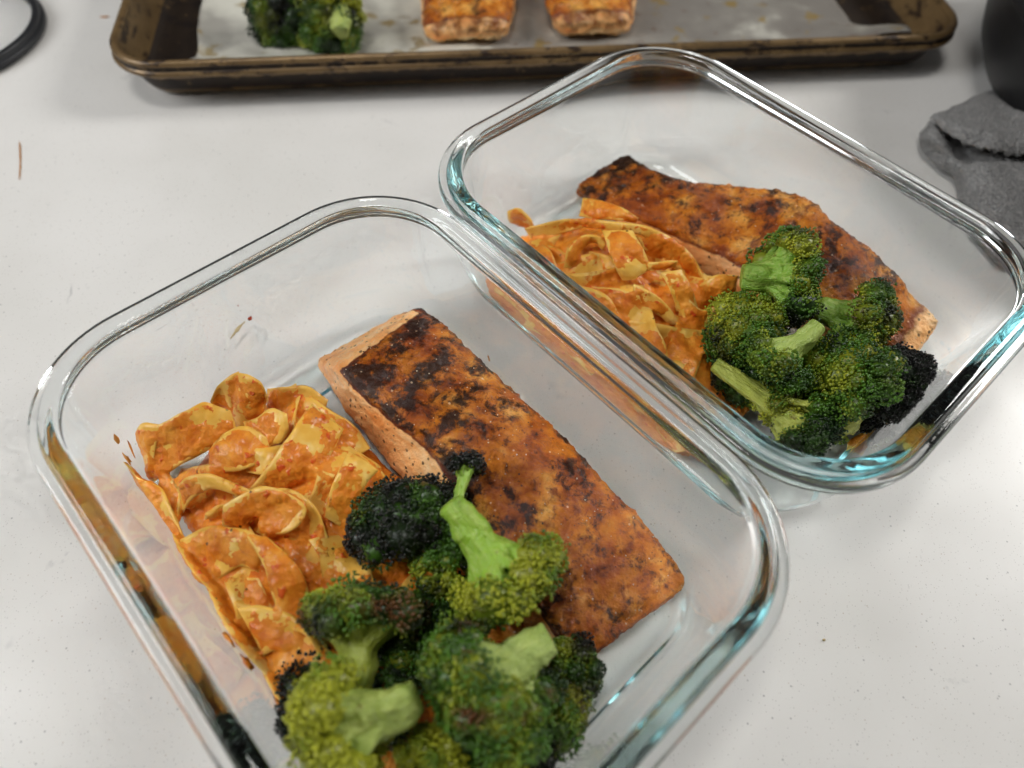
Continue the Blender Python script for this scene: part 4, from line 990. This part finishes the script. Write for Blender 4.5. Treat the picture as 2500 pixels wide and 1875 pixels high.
def towel():
    """bunched terry towel: a lower layer and a folded-over flap"""
    e = empty('grey_towel', (0.2541, 0.3388, 0.0000), 'crumpled grey terry towel lying in front of the black pot', 'towel')
    org = np.array(e.location)
    def sheet(name, rows, seed, nu, nv, amp):
        R_ = [resample(r, nv) for r in rows]
        G = np.stack([resample([R_[k][j] for k in range(len(R_))], nu) for j in range(nv)], 1)
        V = G.reshape(-1, 3).copy(); Fq = []
        for i in range(nu - 1):
            for j in range(nv - 1):
                a = i * nv + j
                Fq.append((a, a + 1, a + nv + 1, a + nv))
        nr = vnormals(V, Fq)
        if nr[:, 2].mean() < 0: nr = -nr
        for q in range(len(V)):
            d = amp * (0.0016 * fbm(V[q], 60, 3, seed) + 0.0008 * fbm(V[q], 1000, 3, seed))
            V[q] += nr[q] * d
            V[q][2] = max(V[q][2], 0.0006)
        o = mesh_ob(name, V - org, Fq, MTOW, e)
        s = o.modifiers.new('thickness', 'SOLIDIFY'); s.thickness = 0.0035; s.offset = -1
        return o
    # lower layer, row by row from its left hem to the right, off the picture
    sheet('lower_layer', [
        [(0.2228, 0.3578, 0.0040), (0.2133, 0.3414, 0.0040), (0.2149, 0.3241, 0.0040), (0.2238, 0.3089, 0.0030), (0.2230, 0.2953, 0.0030), (0.2275, 0.2756, 0.0030), (0.2341, 0.2542, 0.0030)],
        [(0.2189, 0.3436, 0.0160), (0.2119, 0.3273, 0.0160), (0.2182, 0.3163, 0.0120), (0.2224, 0.3023, 0.0120), (0.2225, 0.2874, 0.0100), (0.2270, 0.2709, 0.0090), (0.2338, 0.2494, 0.0080)],
        [(0.2268, 0.3412, 0.0140), (0.2277, 0.3376, 0.0080), (0.2300, 0.3244, 0.0080), (0.2253, 0.3041, 0.0160), (0.2268, 0.2866, 0.0140), (0.2316, 0.2697, 0.0120), (0.2408, 0.2480, 0.0100)],
        [(0.2358, 0.3429, 0.0120), (0.2387, 0.3367, 0.0080), (0.2342, 0.3216, 0.0120), (0.2299, 0.3038, 0.0200), (0.2326, 0.2854, 0.0170), (0.2387, 0.2682, 0.0140), (0.2520, 0.2490, 0.0100)],
        [(0.2451, 0.3404, 0.0160), (0.2480, 0.3343, 0.0120), (0.2423, 0.3165, 0.0180), (0.2437, 0.3069, 0.0200), (0.2450, 0.2871, 0.0180), (0.2537, 0.2728, 0.0140), (0.2632, 0.2500, 0.0100)],
        [(0.2735, 0.3405, 0.0180), (0.2740, 0.3317, 0.0160), (0.2713, 0.3213, 0.0180), (0.2710, 0.3114, 0.0200), (0.2732, 0.2898, 0.0180), (0.2816, 0.2754, 0.0140), (0.2903, 0.2524, 0.0100)]], 3.0, 130, 120, 1.0)
    sheet('folded_flap', [
        [(0.2123, 0.3411, 0.0170), (0.2152, 0.3229, 0.0210), (0.2238, 0.3102, 0.0240), (0.2361, 0.3041, 0.0270), (0.2627, 0.3040, 0.0280)],
        [(0.2131, 0.3410, 0.0200), (0.2162, 0.3258, 0.0250), (0.2252, 0.3145, 0.0280), (0.2372, 0.3095, 0.0300), (0.2638, 0.3104, 0.0300)],
        [(0.2203, 0.3455, 0.0190), (0.2255, 0.3351, 0.0240), (0.2355, 0.3287, 0.0260), (0.2442, 0.3231, 0.0280), (0.2698, 0.3227, 0.0280)],
        [(0.2309, 0.3556, 0.0150), (0.2418, 0.3573, 0.0180), (0.2520, 0.3535, 0.0200), (0.2611, 0.3475, 0.0220), (0.2834, 0.3478, 0.0220)],
        [(0.2454, 0.3714, 0.0080), (0.2596, 0.3834, 0.0080), (0.2747, 0.3885, 0.0080), (0.2900, 0.3902, 0.0080), (0.3116, 0.3903, 0.0080)]], 5.0, 90, 130, 1.0)
towel()

def lid():
    e = empty('round_lid', (-0.3445, 0.3835, 0.0005), 'round clear lid with a black silicone rim at the upper left edge', 'lid')
    ring = [(50.6, 5.6), (51.2, 7.0), (52.6, 7.6), (54.2, 7.2), (54.9, 6.0), (55.0, 5.0), (55.8, 4.4), (56.7, 3.4), (56.8, 1.6), (55.8, 0.2), (53, 0.0), (51.2, 0.8), (50.5, 3.0)]
    f = catmull(np.c_[np.array(ring + [ring[0]]) / 1000, np.zeros(len(ring) + 1)], 53)[:-1, :2]
    V, Fq = lathe([tuple(p) for p in f], 128, True)
    recalc(mesh_ob('silicone_rim', V, Fq, MSIL, e))
    V, Fq = lathe([(0.00001, 0.0042), (0.02, 0.0042), (0.0506, 0.0042), (0.0506, 0.0030), (0.02, 0.0030), (0.00001, 0.0030)], 96, True)
    recalc(mesh_ob('glass_disc', V, Fq, MG, e, smooth=False))
lid()

# ------------------------------------------------------------------ drips, crumbs and stains
MSTAIN = m_plain('dried_sauce', lin(196, 128, 44), 0.45, 0.5)
MRED = m_plain('chilli_flake', lin(170, 52, 20), 0.4, 0.5)
MPALE = m_plain('pale_sauce', lin(206, 186, 140), 0.4, 0.5)
def blob(name, path, width, height, mat, label, cat, seed, group=None):
    """flattened irregular drip following a path"""
    c = resample(path, 24); org = c.mean(axis=0); V = []; Fq = []; n = 12
    tan = np.gradient(c, axis=0)
    for i in range(24):
        t = tan[i] / (np.linalg.norm(tan[i]) + 1e-9); sd = np.cross(t, (0, 0, 1)); sd /= np.linalg.norm(sd) + 1e-9
        w = width * math.sqrt(max(0.02, 1 - (2 * i / 23 - 1) ** 2)) * (1 + 0.6 * nz(c[i], 500, seed))
        for k in range(n):
            a = 2 * math.pi * k / n
            p = c[i] + sd * w * math.cos(a) * (1 + 0.35 * nz(c[i] + sd * math.cos(a) * w, 900, seed + k)) + np.array((0, 0, 1)) * height * max(-0.1, math.sin(a))
            V.append(p - org)
    for i in range(23):
        for k in range(n):
            k2 = (k + 1) % n
            Fq.append((i * n + k, i * n + k2, (i + 1) * n + k2, (i + 1) * n + k))
    Fq.append(tuple(range(n))[::-1]); Fq.append(tuple(23 * n + k for k in range(n)))
    o = mesh_ob(name, V, Fq, mat)
    o.location = org
    recalc(o)
    return tag(o, label, cat, group)
blob('sauce_streak', [(-0.2615, 0.2965, 0.0003), (-0.2550, 0.2826, 0.0003), (-0.2491, 0.2681, 0.0003)], 0.00032, 0.0002, MSTAIN, 'thin vertical orange sauce streak on the countertop at the left edge', 'stain', 1)
blob('sauce_spot', [(-0.2641, 0.4143, 0.0003), (-0.2588, 0.4154, 0.0003)], 0.0007, 0.0004, MSTAIN, 'short orange sauce spot on the countertop beside the baking tray corner', 'stain', 2)
blob('chilli_flake', [(-0.1152, 0.1878, 0.0060), (-0.1140, 0.1894, 0.0060)], 0.0008, 0.0010, MRED, 'red chilli flake on the floor of the nearer container', 'crumb', 3)
blob('chilli_flake', [(-0.1220, 0.1955, 0.0060), (-0.1216, 0.1960, 0.0060)], 0.0003, 0.0004, MRED, 'minute red speck above the chilli flake in the nearer container', 'crumb', 4)
blob('sauce_smear', [(-0.1163, 0.1871, 0.0058), (-0.1181, 0.1837, 0.0058), (-0.1199, 0.1776, 0.0058)], 0.0008, 0.0003, MPALE, 'pale sauce smear beside the chilli flake in the nearer container', 'stain', 5)
blob('sauce_drop', [(-0.1436, 0.1200, 0.0180), (-0.1425, 0.1174, 0.0160)], 0.0010, 0.0012, MSTAIN, 'orange sauce drop on the wall left of the near pasta', 'stain', 6)
blob('sauce_drop', [(-0.0089, 0.1772, 0.0060), (-0.0081, 0.1737, 0.0060)], 0.0004, 0.0004, MSTAIN, 'tiny orange drop on the glass right of the near fillet', 'stain', 7)
blob('sauce_crumb', [(0.1105, 0.0693, 0.0004), (0.1115, 0.0696, 0.0004)], 0.0005, 0.0004, MPALE, 'tiny pale crumb on the countertop right of the nearer container', 'crumb', 8)
